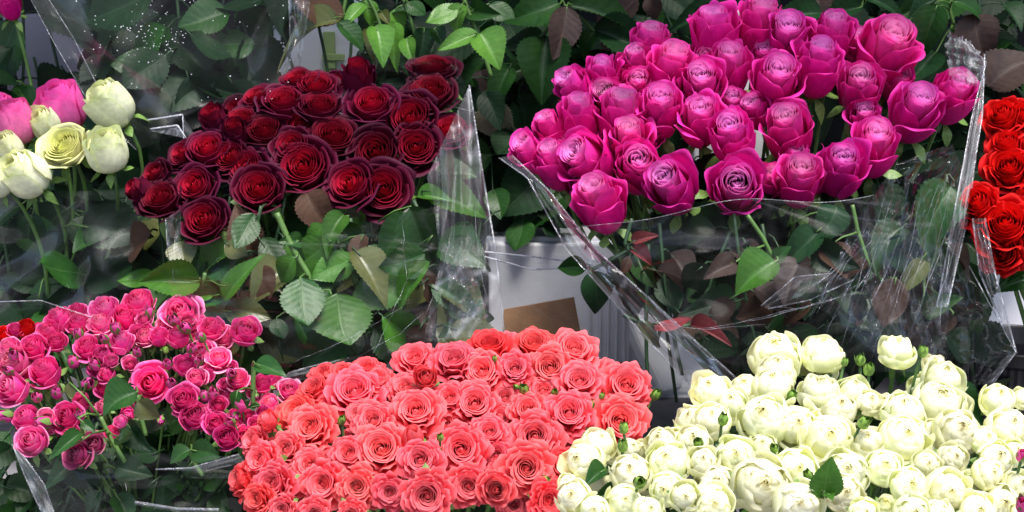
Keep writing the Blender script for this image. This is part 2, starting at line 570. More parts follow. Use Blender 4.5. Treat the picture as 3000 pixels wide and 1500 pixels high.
def ribbon(kind, q, k, g):
    """the rolled heart of a rose: one long wound petal edge with overlaps and dips along its rim"""
    prof = KIND[kind][0]
    t_end, nr, turns = HEART[kind]
    nu, nv = int(turns * 40), 10
    th = np.linspace(0, turns * 2 * math.pi, nu)
    ph0 = k * 2 * math.pi / nr + g.uniform(-.2, .2)
    per = g.uniform(1.7, 2.5)
    f1, f2, f3 = g.uniform(0, 6.28), g.uniform(0, 6.28), g.uniform(0, 1)
    gap = t_end * .5 / (turns * nr)
    verts, lay, edge, rise = [], [], [], []
    v = np.linspace(0, 1, nv)
    for a in th:
        w = a / th[-1]
        t = .02 + (t_end - .02) * (w + (k / nr) / turns * 0)
        P, _ = prof(t, q, Mid)
        rz = bez(P, v)
        saw = ((a / per + f3) % 1.0)
        dr = gap * (.52 * (saw - .5) + .30 * math.sin(2.3 * a + f1)) * min(1, w * 4)
        dz = .016 * math.sin(2.1 * a + f2) - (.045 if kind in ('cream', 'coral') else .012) * max(0, abs(saw - .5) - .33) / .17
        r = np.maximum(rz[:, 0] + dr * v, .002)
        z = rz[:, 1] + dz * v ** 2
        ang = ph0 + a
        verts.append(np.stack([r * math.cos(ang), r * math.sin(ang), z], -1))
        lay.append(np.full(nv, t)); edge.append(v ** 2); rise.append(v)
    verts = np.concatenate(verts)
    i = np.arange(nu - 1)[:, None] * nv + np.arange(nv - 1)[None, :]
    f = np.stack([i, i + nv, i + nv + 1, i + 1], -1).reshape(-1, 4)
    return verts, f.tolist(), dict(layer=np.concatenate(lay), edge=np.concatenate(edge), rise=np.concatenate(rise))


KIND = {
    # name: (profile, petals in heart, petals outside, petal extras, bottom z of bloom)
    'darkred': (prof_darkred, 15, 7, dict(rnd=.14, pt=2.0, curl=.06, ruffle=.02, point=.15), -.40),
    'magenta': (prof_magenta, 11, 7, dict(rnd=.18, pt=1.8, curl=.06, ruffle=.028, point=.22), -.58),
    'coral': (prof_coral, 27, 9, dict(rnd=.27, pt=1.25, curl=.07, ruffle=.014, point=.32, cr=1.25), -.30),
    'cream': (prof_cream, 13, 7, dict(rnd=.16, pt=2.2, curl=.03, ruffle=.045), -.44),
    'pink': (prof_pink, 9, 5, dict(rnd=.15, pt=2.2, curl=.05, ruffle=.016, point=.2), -.42),
    'white': (prof_white, 10, 5, dict(rnd=.14, pt=2.2, curl=.05, ruffle=.035), -.50),
    'red': (prof_red, 16, 8, dict(rnd=.22, pt=1.6, curl=.09, ruffle=.02, point=.35), -.40),
    'bud': (prof_bud, 4, 0, dict(rnd=.2, pt=2.0, spiral=.03), -.52),
}
BLOOM_CACHE = {}


def bloom_variant(kind, mat, q, seed):
    key = (kind, mat, q, seed)
    if key in BLOOM_CACHE:
        return BLOOM_CACHE[key]
    prof, ni, no, ex, zb = KIND[kind]
    g = np.random.default_rng(seed * 101 + int(q * 10) + len(kind))
    n = ni + no
    phi = g.uniform(0, 6.28)
    core = MB()
    outer = []
    if kind in HEART:
        for k in range(HEART[kind][1]):
            vv, ff, aa = ribbon(kind, q, k, g)
            core.add(vv, ff, **aa)
        P, A = prof(.02, q, Mid)
        zt = P[3][1] - (.05 if kind != 'cream' else .015)
        vv, ff, aa = petal([(.02, zb + .05), (.07, zb + .2), (.065, zt - .03), (.003, zt + .005)], 3.3, phi, rnd=.06, layer=.06, nu=15, nv=9, wb=1.0, spiral=.004, rng=g)
        core.add(vv, ff, **aa)
    for i in range(n):
        t = (i + .6) / (n - .4)
        if kind in HEART and t < HEART[kind][0] - .03: continue
        P, A = prof(t, q, g)
        e = dict(ex)
        if kind == 'coral' and t < .3:
            e['rnd'] = .15; e['point'] = .1; e['curl'] = .0
        if kind in ('darkred', 'magenta', 'red') and t < .45:
            e['curl'] = .0; e['point'] = 0
        ruff = e.pop('ruffle', 0) * (.12 if t < .6 else 1.0)
        tilt = g.uniform(-.015, .015)
        P = [(r, z + (tilt if j > 1 else 0)) for j, (r, z) in enumerate(P)]
        ph = phi + i * GOLD + g.uniform(-.3, .3)
        if kind != 'bud':
            e['spiral'] = .35 / GOLD * .5 / n
        vv, ff, aa = petal(P, A * g.uniform(.82, 1.15), ph, layer=t, ruffle=ruff, rng=g, nu=13 if t > .4 else 15, nv=12, **e)
        # heart petals lean about a little, so the spiral is never perfect
        if t > .7:
            vv = vv + np.array([g.uniform(-.012, .012), g.uniform(-.012, .012), 0])
        if i < ni:
            core.add(vv, ff, **aa)
        else:
            one = MB()
            one.add(vv, ff, **aa)
            outer.append(mesh_from('petal', np.concatenate(one.v), one.f, [M[mat]], {k: np.concatenate(x) for k, x in one.a.items()}))
    me = mesh_from('bloom', np.concatenate(core.v), core.f, [M[mat]], {k: np.concatenate(x) for k, x in core.a.items()})
    BLOOM_CACHE[key] = (me, outer, zb)
    return BLOOM_CACHE[key]


CALYX_CACHE = {}


def calyx_mesh(style, zb, seed):
    key = (style, zb, seed)
    if key in CALYX_CACHE:
        return CALYX_CACHE[key]
    g = np.random.default_rng(seed + 55)
    mb = MB()
    # swollen hip
    prof = [(.0, zb - .17), (.045, zb - .165), (.075, zb - .10), (.09, zb - .03), (.07, zb + .02), (.0, zb + .03)]
    seg = 9
    vs = [(r * math.cos(2 * math.pi * k / seg), r * math.sin(2 * math.pi * k / seg), z) for r, z in prof for k in range(seg)]
    fs = [(i * seg + k, i * seg + (k + 1) % seg, (i + 1) * seg + (k + 1) % seg, (i + 1) * seg + k) for i in range(len(prof) - 1) for k in range(seg)]
    mb.add(vs, fs)
    for k in range(5):
        ph = k * 2 * math.pi / 5 + g.uniform(-.2, .2)
        if style == 'hug':
            P = [(.05, zb - .01), (.36, zb - .02), (.50, zb + .45), (.30 + g.uniform(0, .12), zb + .98 + g.uniform(-.1, .25))]
        elif style == 'flare':
            P = [(.05, zb - .01), (.30, zb + .02), (.34, zb + .0), (.42 + g.uniform(-.05, .12), zb - .22 + g.uniform(-.12, .3))]
        else:
            P = [(.05, zb - .01), (.22, zb + .02), (.26, zb - .12), (.24 + g.uniform(-.05, .1), zb - .42 + g.uniform(-.05, .1))]
        vv, ff, aa = petal(P, (.62 if style == 'hug' else .30), ph, rnd=.0, spiral=0, wb=.6, point=.97, nu=5, nv=9, cr=1.0, ruffle=.01, rng=g)
        mb.add(vv, ff)
    me = mesh_from('calyx', np.concatenate(mb.v), mb.f, [M['sepal']])
    CALYX_CACHE[key] = me
    return me


# ------------------------------------------------------------------ leaves
LEAF_CACHE = {}


def leaf_mesh(mat, var):
    key = (mat, var)
    if key in LEAF_CACHE:
        return LEAF_CACHE[key]
    g = np.random.default_rng(var * 17 + 3)
    nv, nu = 31, 13
    v = np.linspace(0, 1, nv)
    u = np.linspace(-1, 1, nu)
    V, U = np.meshgrid(v, u, indexing='ij')
    w = .36 * np.sin(np.pi * np.clip(V, 0, 1) ** (.78 + .06 * (var % 3))) ** .75 * (1 - .30 * V ** 3)
    ser = 1 + .09 * ((np.arange(nv) % 2)[:, None] - .5) * (np.abs(U) > .95)
    X = U * w * ser
    Y = V.copy()
    fold = [.35, .6, .2, .9, .5][var % 5]
    bend = [.25, .45, -.2, .34, .65][var % 5]
    cup = [.0, .08, -.12, .0, .1][var % 5]
    Z = np.abs(U) * w * fold + cup * (U ** 2) * w - bend * V ** 2
    s = V - np.abs(U) * .22
    Z += .0012 * np.cos(s * 8 * 2 * np.pi) * (1 - np.abs(U)) * np.abs(U) * 3 * np.sin(np.pi * V)
    Z += .022 * np.sin(V * g.uniform(5, 9) + U * 2 + g.uniform(0, 6)) * np.abs(U)
    X += .05 * np.sin(V * 2.5 + g.uniform(0, 6)) * V
    # twist towards the tip
    tw = g.uniform(-.5, .5) * V
    X, Z = X * np.cos(tw) - Z * np.sin(tw), X * np.sin(tw) + Z * np.cos(tw)
    verts = np.stack([X, Y, Z], -1).reshape(-1, 3)
    i = np.arange(nv - 1)[:, None] * nu + np.arange(nu - 1)[None, :]
    f = np.stack([i, i + 1, i + nu + 1, i + nu], -1).reshape(-1, 4).tolist()
    me = mesh_from('leaf', verts, f, [M[mat]], dict(lu=U.reshape(-1), lv=V.reshape(-1)))
    LEAF_CACHE[key] = me
    return me


def leaf_matrix(base, tip, normal, width=1.0):
    y = Vector(tip) - Vector(base)
    ln = y.length
    y = y / ln
    z = Vector(normal)
    z = z - y * z.dot(y)
    if z.length < 1e-4:
        z = Vector((0, 0, 1)) - y * y.z
    z.normalize()
    x = y.cross(z)
    m = Matrix((x * ln * width, y * ln, z * ln)).transposed().to_4x4()
    m.translation = Vector(base)
    return m


def photo_xy(p):
    d = Vector(p) - CAM
    D = d.dot(FWD)
    s = TAN * D / 1500
    return 1500 + d.dot(RIGHT) / s, 750 - d.dot(UP) / s


def in_gap(p):
    """places where the photograph shows wall or crate and no foliage hangs"""
    x, y = photo_xy(p)
    return ((690 < y < 1250 and 1480 < x < 1570 + (y - 600) * .98) or (870 < x < 1005 and 70 < y < 330)
            or (60 < x < 190 and 70 < y < 230) or (2900 < x < 3020 and 810 < y < 985))


def add_leaf(root, base, tip, normal, mat, width=1.0, var=None, shade=1.0, petiole=None, stem_mat='stem', force=False):
    var = random.randrange(10) if var is None else var
    if not force and (in_gap(tip) or in_gap(base) or in_gap((Vector(base) + Vector(tip)) / 2)):
        return None
    off = Vector(root.location)
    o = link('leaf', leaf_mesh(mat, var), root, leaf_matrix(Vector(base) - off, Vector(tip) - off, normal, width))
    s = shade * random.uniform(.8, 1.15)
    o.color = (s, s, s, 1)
    if petiole is not None:
        mb = MB()
        a, b = Vector(petiole) - off, Vector(base) - off
        d = (Vector(tip) - Vector(base)).normalized()
        mb.tube([a, a.lerp(b, .5) + Vector((0, 0, .004)), b, b + d * .01], [.0016, .0013, .0011, .0008], 6)
        mb.build('petiole', M[stem_mat], o, local=o.matrix_basis.inverted())
    return o


def camdir(fx, fy):
    fz = math.sqrt(max(.02, 1 - fx * fx - fy * fy))
    return (RIGHT * fx + UP * fy - FWD * fz).normalized()


# ------------------------------------------------------------------ flowers
TILE = {'Z1': (380, 180, .427), 'Z2': (900, 140, .427), 'Z3': (1500, 80, .4657), 'Z4': (2000, 0, .4967),
        'Z5': (0, 850, .427), 'Z6': (400, 850, .3882), 'C1': (660, 960, .4192), 'C2': (1150, 950, .427),
        'C3': (1600, 960, .4192), 'C4': (2100, 960, .4191), 'C5': (2500, 960, .4191), 'R': (2600, 200, .4813),
        'T1': (0, 0, .59), 'T2': (740, 0, .59), 'T4': (2240, 0, .59)}


def nat(t, x, y):
    ox, oy, s = TILE[t]
    return ox + x * s, oy + y * s


FLOWERS = []      # (thing, x, y, bunch, descriptor)


def flower(bunch, kind, mat, x, y, size, fx, fy, D, foot, q=.5, seed=0, calyx='flare', stem_r=.0026, leaves=0, leaf_kinds=('leaf_mid',),
           name='rose', cat='rose', spread=.02, shade=1.0, tint=(1, 1, 1), stem_mat='stem', leaf_len=.06):
    dia = px2m(size, D)
    c = at(x, y, D)
    ax = camdir(fx, fy)
    me, outer, zb = bloom_variant(kind, mat, q, seed)
    rot = ax.to_track_quat('Z', 'Y') @ Quaternion((0, 0, 1), random.uniform(0, 6.28))
    base = c + ax * (dia * (zb - .15))
    foot = Vector(foot) + Vector((random.uniform(-spread, spread), random.uniform(-spread, spread), 0))
    root = empty(name, foot)
    m = Matrix.LocRotScale(c - foot, rot, Vector((dia,) * 3))
    b = link('bloom', me, root, m)
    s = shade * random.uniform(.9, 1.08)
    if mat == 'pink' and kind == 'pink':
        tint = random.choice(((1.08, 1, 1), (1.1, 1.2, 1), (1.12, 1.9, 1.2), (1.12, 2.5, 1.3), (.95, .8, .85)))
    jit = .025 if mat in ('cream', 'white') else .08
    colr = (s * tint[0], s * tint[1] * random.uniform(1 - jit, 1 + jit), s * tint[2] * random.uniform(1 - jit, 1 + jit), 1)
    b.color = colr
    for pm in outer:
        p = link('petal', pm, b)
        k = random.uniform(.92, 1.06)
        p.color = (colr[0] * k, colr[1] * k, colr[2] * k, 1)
    link('calyx', calyx_mesh(calyx, zb, seed % 3), root, m)
    mb = MB()
    p0, p3 = base - foot, Vector((0, 0, 0))
    ln = p0.length
    p1 = p0 - ax * ln * .30 + Vector((0, 0, -ln * .1))
    p2 = p3 + Vector((p0.x * .15, p0.y * .15, ln * .35))
    pts = [tuple(Vector(bez([p0, p1, p2, p3], np.array(t)))) for t in np.linspace(0, 1, 14)]
    mb.tube(pts, [stem_r * (1 + .5 * i / 13) for i in range(14)], 7)
    mb.build('stem', M[stem_mat], root)
    for k in range(leaves):
        t = random.uniform(.16, .62)
        p = Vector(bez([p0, p1, p2, p3], np.array(t))) + foot
        d = (RIGHT * random.uniform(-1, 1) + UP * random.uniform(-.9, .35) - FWD * random.uniform(-.2, .8)).normalized()
        ll = leaf_len * random.uniform(.75, 1.3)
        b0 = p + d * ll * .35
        nrm = (UP * random.uniform(.1, 1) - FWD * random.uniform(.4, 1) + RIGHT * random.uniform(-.5, .5))
        add_leaf(root, b0, b0 + d * ll + Vector((0, 0, -ll * .2)), nrm, random.choice(leaf_kinds), random.uniform(.85, 1.15), petiole=p, stem_mat=stem_mat)
    look = {'bud': 'tightly closed'}.get(kind) or ('wide open' if (fx * fx + fy * fy) < .16 else 'side-on' if fy > .68 else 'half-turned')
    FLOWERS.append([root, x, y, bunch, look, size, fx, cat, mat, tint, shade])
    return root


DEPTH = {
    'darkred': lambda x, y: 2.10 + (700 - y) * .00042 + ((x - 900) / 550) ** 2 * .05,
    'magenta': lambda x, y: 2.10 + (680 - y) * .00040 + ((x - 2150) / 650) ** 2 * .06,
    'coral': lambda x, y: 1.62 + (1500 - y) * .00058 + ((x - 1300) / 620) ** 2 * .06,
    'cream': lambda x, y: 1.55 + (1500 - y) * .00060 + ((x - 2400) / 800) ** 2 * .03,
    'pink': lambda x, y: 1.80 + (1400 - y) * .00042,
    'white': lambda x, y: 2.18 + (560 - y) * .0003,
    'red': lambda x, y: 1.98 + (780 - y) * .0003,
}
FOOT = {
    'darkred': at(900, 1330, 2.38), 'magenta': at(2230, 1330, 2.38), 'coral': at(1280, 2150, 1.95),
    'cream': at(2420, 2150, 1.90), 'pink': at(420, 1750, 2.0), 'white': at(120, 1200, 2.35), 'red': at(3080, 1150, 2.1),
}


def run(bunch, kind, mat, rows, **kw):
    for i, rr in enumerate(rows):
        t, x, y, size, fx, fy = rr[:6]
        opt = dict(kw)
        if len(rr) > 6: opt.update(rr[6])
        sc = TILE[t][2]
        X, Y = nat(t, x, y)
        dd = opt.pop('dd', 0)
        D = DEPTH[bunch](X, Y) + random.uniform(-.012, .012) + dd
        k = opt.pop('kind', kind)
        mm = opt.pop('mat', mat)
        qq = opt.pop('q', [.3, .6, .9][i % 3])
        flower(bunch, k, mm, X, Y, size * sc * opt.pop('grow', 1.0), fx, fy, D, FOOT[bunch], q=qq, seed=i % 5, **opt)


run('darkred', 'darkred', 'darkred', [
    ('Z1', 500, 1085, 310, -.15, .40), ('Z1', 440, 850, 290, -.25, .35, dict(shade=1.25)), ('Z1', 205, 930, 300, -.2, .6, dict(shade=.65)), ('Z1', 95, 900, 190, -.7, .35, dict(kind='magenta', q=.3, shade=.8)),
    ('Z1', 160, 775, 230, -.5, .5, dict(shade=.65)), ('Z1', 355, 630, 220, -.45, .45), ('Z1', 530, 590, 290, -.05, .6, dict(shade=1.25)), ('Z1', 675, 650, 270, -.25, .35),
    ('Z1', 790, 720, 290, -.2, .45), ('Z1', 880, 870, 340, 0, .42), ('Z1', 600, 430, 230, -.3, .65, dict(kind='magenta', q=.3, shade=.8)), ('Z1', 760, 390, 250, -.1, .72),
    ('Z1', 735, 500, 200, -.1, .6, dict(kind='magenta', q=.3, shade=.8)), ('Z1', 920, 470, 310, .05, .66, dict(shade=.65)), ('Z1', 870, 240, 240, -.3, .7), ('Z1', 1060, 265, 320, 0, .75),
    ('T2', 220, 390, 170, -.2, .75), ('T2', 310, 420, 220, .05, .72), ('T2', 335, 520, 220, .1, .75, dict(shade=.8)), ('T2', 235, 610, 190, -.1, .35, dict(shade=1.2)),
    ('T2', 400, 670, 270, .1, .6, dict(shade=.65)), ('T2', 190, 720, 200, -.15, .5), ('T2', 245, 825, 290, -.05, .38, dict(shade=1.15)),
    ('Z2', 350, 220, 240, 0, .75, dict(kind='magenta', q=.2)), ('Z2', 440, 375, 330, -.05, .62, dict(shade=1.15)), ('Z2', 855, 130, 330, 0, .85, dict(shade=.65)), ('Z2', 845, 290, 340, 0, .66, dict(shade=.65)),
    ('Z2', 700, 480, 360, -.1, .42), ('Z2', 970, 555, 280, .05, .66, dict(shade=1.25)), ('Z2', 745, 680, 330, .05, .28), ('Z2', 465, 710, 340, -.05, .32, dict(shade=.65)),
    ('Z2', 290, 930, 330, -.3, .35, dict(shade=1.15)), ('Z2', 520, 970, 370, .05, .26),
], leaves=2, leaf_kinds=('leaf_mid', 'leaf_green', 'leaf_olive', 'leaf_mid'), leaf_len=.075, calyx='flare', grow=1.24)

run('magenta', 'magenta', 'magenta', [
    ('Z3', 870, 135, 260, 0, .8), ('Z3', 790, 235, 210, -.2, .7), ('Z3', 1000, 275, 290, .1, .7), ('Z3', 575, 315, 220, -.1, .7), ('Z3', 400, 390, 240, -.55, .5),
    ('Z3', 600, 440, 230, -.25, .32), ('Z3', 780, 375, 220, .05, .42), ('Z3', 690, 570, 290, 0, .8), ('Z3', 930, 525, 290, -.05, .55), ('Z3', 430, 580, 260, -.1, .8),
    ('Z3', 250, 650, 210, -.4, .7), ('Z3', 120, 790, 230, -.5, .5), ('Z3', 275, 865, 260, -.3, .7), ('Z3', 470, 840, 320, -.5, .32), ('Z3', 740, 720, 260, -.1, .65),
    ('Z3', 800, 885, 320, -.1, .32), ('Z3', 1000, 1010, 330, -.35, .4), ('Z3', 550, 1110, 310, -.3, .66),
    ('Z4', 185, 220, 290, -.1, .8), ('Z4', 455, 165, 290, .05, .75), ('Z4', 610, 235, 290, -.05, .5), ('Z4', 880, 225, 250, 0, .75), ('Z4', 795, 395, 270, .05, .75),
    ('T4', 600, 265, 300, .1, .55), ('Z4', 265, 415, 270, 0, .65), ('Z4', 105, 510, 280, -.1, .42), ('Z4', 550, 500, 310, 0, .5), ('Z4', 1040, 530, 270, -.1, .5),
    ('Z4', 620, 780, 290, -.2, .6), ('Z4', 105, 715, 260, -.1, .55), ('Z4', 290, 815, 290, -.2, .5), ('Z4', 315, 1115, 330, -.1, .22), ('Z4', 690, 1070, 270, -.05, .58),
    ('Z4', 930, 1005, 290, -.05, .5), ('T4', 545, 735, 250, -.05, .55), ('T4', 745, 560, 250, .05, .55), ('T4', 935, 480, 230, .1, .55),
], leaves=2, leaf_kinds=('leaf_dark', 'leaf_dark', 'leaf_mid', 'leaf_dark', 'leaf_purple'), leaf_len=.07, calyx='flare', grow=1.28)

run('coral', 'coral', 'coral', [
    ('C1', 100, 1060, 260, -.8, .25, dict(tint=(.97, .66, .60))), ('C1', 245, 930, 280, -.5, .35), ('C1', 420, 850, 250, -.2, .4), ('C1', 590, 700, 350, -.2, .4), ('C1', 500, 590, 310, -.35, .6, dict(tint=(.97, .66, .60))),
    ('C1', 620, 425, 250, -.3, .7, dict(tint=(.97, .66, .60))), ('C1', 680, 325, 220, -.2, .75, dict(tint=(.97, .66, .60))), ('C1', 820, 315, 210, 0, .75, dict(tint=(.97, .66, .60))), ('C1', 985, 280, 230, 0, .8, dict(tint=(.97, .66, .60))), ('C1', 900, 450, 420, 0, .6),
    ('C1', 1070, 355, 220, .1, .6), ('C1', 330, 1090, 300, -.35, .3), ('C1', 500, 1140, 240, -.3, .3, dict(dd=.03)), ('C1', 680, 1090, 310, -.15, .15), ('C1', 590, 960, 260, -.1, .5),
    ('C1', 920, 1110, 280, 0, .15), ('C1', 860, 880, 260, -.1, .4), ('C1', 1090, 850, 390, 0, .4), ('C1', 1030, 650, 280, -.1, .45), ('C1', 930, 610, 230, -.3, .5),
    ('C1', 1150, 1150, 240, 0, .15), ('C1', 220, 1200, 220, -.4, .2, dict(tint=(.97, .66, .60))), ('C1', 400, 1270, 200, -.2, .1), ('C1', 880, 1310, 210, 0, 0), ('C1', 620, 1300, 220, 0, .1),
    ('C1', 190, 790, 220, -.6, .4, dict(dd=.03)), ('C1', 400, 590, 170, -.4, .6, dict(dd=.03)),
    ('C2', 150, 235, 280, -.1, .65), ('C2', 420, 245, 320, 0, .65), ('C2', 90, 435, 250, -.1, .6), ('C2', 660, 150, 340, 0, .78, dict(tint=(.95, .38, .36))),
    ('C2', 970, 140, 320, 0, .75, dict(tint=(.97, .66, .60))), ('C2', 1245, 175, 340, .1, .6), ('C3', 440, 300, 190, .2, .6, dict(dd=.02)), ('C2', 610, 325, 320, -.1, .45, dict(shade=1.1)), ('C2', 840, 305, 240, 0, .4), ('C2', 1080, 300, 330, 0, .38),
    ('C3', 230, 375, 320, 0, .55), ('C2', 560, 545, 330, 0, .42), ('C2', 390, 505, 240, -.1, .5), ('C2', 770, 505, 230, 0, .5, dict(dd=.03)), ('C2', 1030, 455, 240, 0, .5, dict(dd=.03)),
    ('C2', 160, 595, 350, -.05, .48), ('C2', 930, 585, 270, 0, .5), ('C3', 160, 595, 330, 0, .42), ('C2', 360, 690, 210, -.1, .5, dict(dd=.03)), ('C2', 660, 740, 260, 0, .5),
    ('C2', 470, 860, 350, 0, .28), ('C2', 980, 770, 350, .05, .32), ('C2', 190, 930, 290, -.05, .32), ('C2', 710, 900, 240, 0, .3, dict(dd=.03)), ('C2', 920, 990, 360, .05, .22),
    ('C2', 520, 1110, 280, 0, .15), ('C2', 235, 1180, 340, 0, .05), ('C2', 1180, 960, 220, .2, .3, dict(tint=(.97, .66, .60))), ('C2', 1080, 1210, 280, .2, .2, dict(tint=(.97, .66, .60))), ('C2', 740, 650, 210, 0, .4, dict(dd=.04)),
    ('C3', 560, 410, 350, .1, .42), ('C3', 520, 660, 380, .1, .32), ('C2', 1230, 800, 200, .1, .4, dict(dd=.04)), ('C2', 830, 1240, 220, .1, .1, dict(dd=.06, shade=.8)),
    ('C2', 710, 1130, 240, .1, .15, dict(kind='red', mat='coral')), ('C2', 230, 360, 180, 0, .3, dict(kind='pink', q=.2, mat='coral', dd=-.02)),
    ('C2', 145, 775, 160, 0, .75, dict(kind='bud', mat='coral', dd=-.02)), ('C1', 290, 650, 150, -.6, .5, dict(kind='pink', q=.3, mat='coral'))
], leaves=1, leaf_kinds=('leaf_mid', 'leaf_dark'), leaf_len=.05, calyx='flare', grow=1.2)

run('cream', 'cream', 'cream', [
    ('C3', 370, 805, 240, .2, .7), ('C3', 250, 930, 290, -.4, .4, dict(dd=.02)), ('C3', 190, 1180, 250, -.2, .4), ('C3', 150, 1085, 150, -.2, .5, dict(dd=.03)), ('C3', 330, 1280, 230, 0, .3),
    ('C3', 590, 1010, 280, -.1, .5), ('C3', 550, 1215, 260, 0, .4), ('C3', 720, 1275, 220, .1, .4), ('C3', 840, 1130, 240, -.3, .15), ('C3', 970, 1180, 210, 0, .2, dict(dd=-.02)),
    ('C3', 850, 930, 310, -.2, .5), ('C3', 800, 795, 220, -.3, .6), ('C3', 690, 860, 170, -.3, .6, dict(dd=.03)), ('C3', 590, 840, 170, .3, .5, dict(dd=.02)), ('C3', 1030, 790, 240, -.1, .5),
    ('C3', 1100, 935, 220, -.1, .5), ('C3', 1150, 435, 270, -.2, .6), ('C3', 1010, 640, 220, -.3, .6, dict(dd=.02)), ('C3', 1160, 640, 260, -.1, .6), ('C4', 130, 895, 280, -.1, .32),
    ('C4', 410, 180, 360, -.1, .72), ('C4', 420, 290, 280, 0, .75), ('C4', 390, 400, 290, -.1, .75), ('C4', 200, 420, 230, -.2, .7, dict(dd=.02)), ('C4', 100, 530, 260, -.1, .6),
    ('C4', 740, 165, 290, 0, .85, dict(calyx='droop')), ('C4', 720, 435, 290, 0, .82), ('C4', 960, 445, 260, .1, .8), ('C4', 850, 570, 300, .1, .6, dict(dd=.02)), ('C4', 330, 630, 360, -.2, .55),
    ('C4', 570, 680, 330, -.1, .36), ('C4', 780, 765, 370, 0, .36), ('C4', 1070, 520, 180, .1, .5), ('C4', 320, 830, 210, -.1, .6, dict(dd=.02)), ('C4', 560, 990, 300, 0, .3),
    ('C4', 320, 1090, 400, 0, .22), ('C4', 570, 1220, 330, 0, .15), ('C4', 900, 1010, 330, 0, .4), ('C4', 890, 1155, 270, 0, .25), ('C5', 110, 790, 240, -.2, .6),
    ('C3', 1160, 1230, 310, .05, .25), ('C3', 1190, 1085, 280, 0, .4, dict(dd=.02)), ('C5', 220, 1235, 170, 0, .5, dict(kind='pink', q=.1)), ('C5', 80, 1290, 200, 0, .3),
    ('C5', 310, 150, 250, 0, .8, dict(calyx='droop')), ('C5', 635, 350, 290, .1, .7), ('C5', 570, 255, 170, -.1, .7, dict(dd=.02)), ('C5', 600, 520, 350, .05, .68), ('C5', 350, 580, 310, -.1, .7),
    ('C5', 365, 765, 340, 0, .45), ('C5', 735, 720, 330, .05, .42), ('C5', 540, 730, 180, 0, .5, dict(dd=.03)), ('C5', 920, 780, 200, .2, .5, dict(dd=.02)), ('C5', 1020, 500, 250, 0, .65),
    ('C5', 1185, 490, 150, .1, .6, dict(dd=.02)), ('C5', 1090, 690, 300, .1, .5), ('C5', 220, 970, 260, -.05, .4), ('C5', 515, 960, 210, 0, .35), ('C5', 700, 910, 210, .1, .35, dict(shade=.85)),
    ('C5', 395, 1110, 290, 0, .4), ('C5', 660, 1140, 300, 0, .2), ('C5', 800, 1110, 200, .1, .3, dict(dd=.03)), ('C5', 1000, 910, 250, .1, .4), ('C5', 955, 1020, 230, .15, .3, dict(dd=-.02)),
    ('C5', 1150, 1100, 210, .2, .4), ('C5', 420, 1300, 270, 0, .3), ('C5', 600, 1310, 230, 0, .3), ('C5', 870, 1280, 270, 0, .3), ('C5', 1040, 1230, 270, 0, .3, dict(dd=.02)),
    ('C5', 1130, 870, 190, .1, .5, dict(dd=.03)), ('C5', 10, 980, 210, -.1, .3), ('C5', 1180, 1290, 180, 0, .3),
], leaves=1, leaf_kinds=('leaf_mid', 'leaf_bright'), leaf_len=.045, calyx='flare', name='spray_rose', grow=1.1)

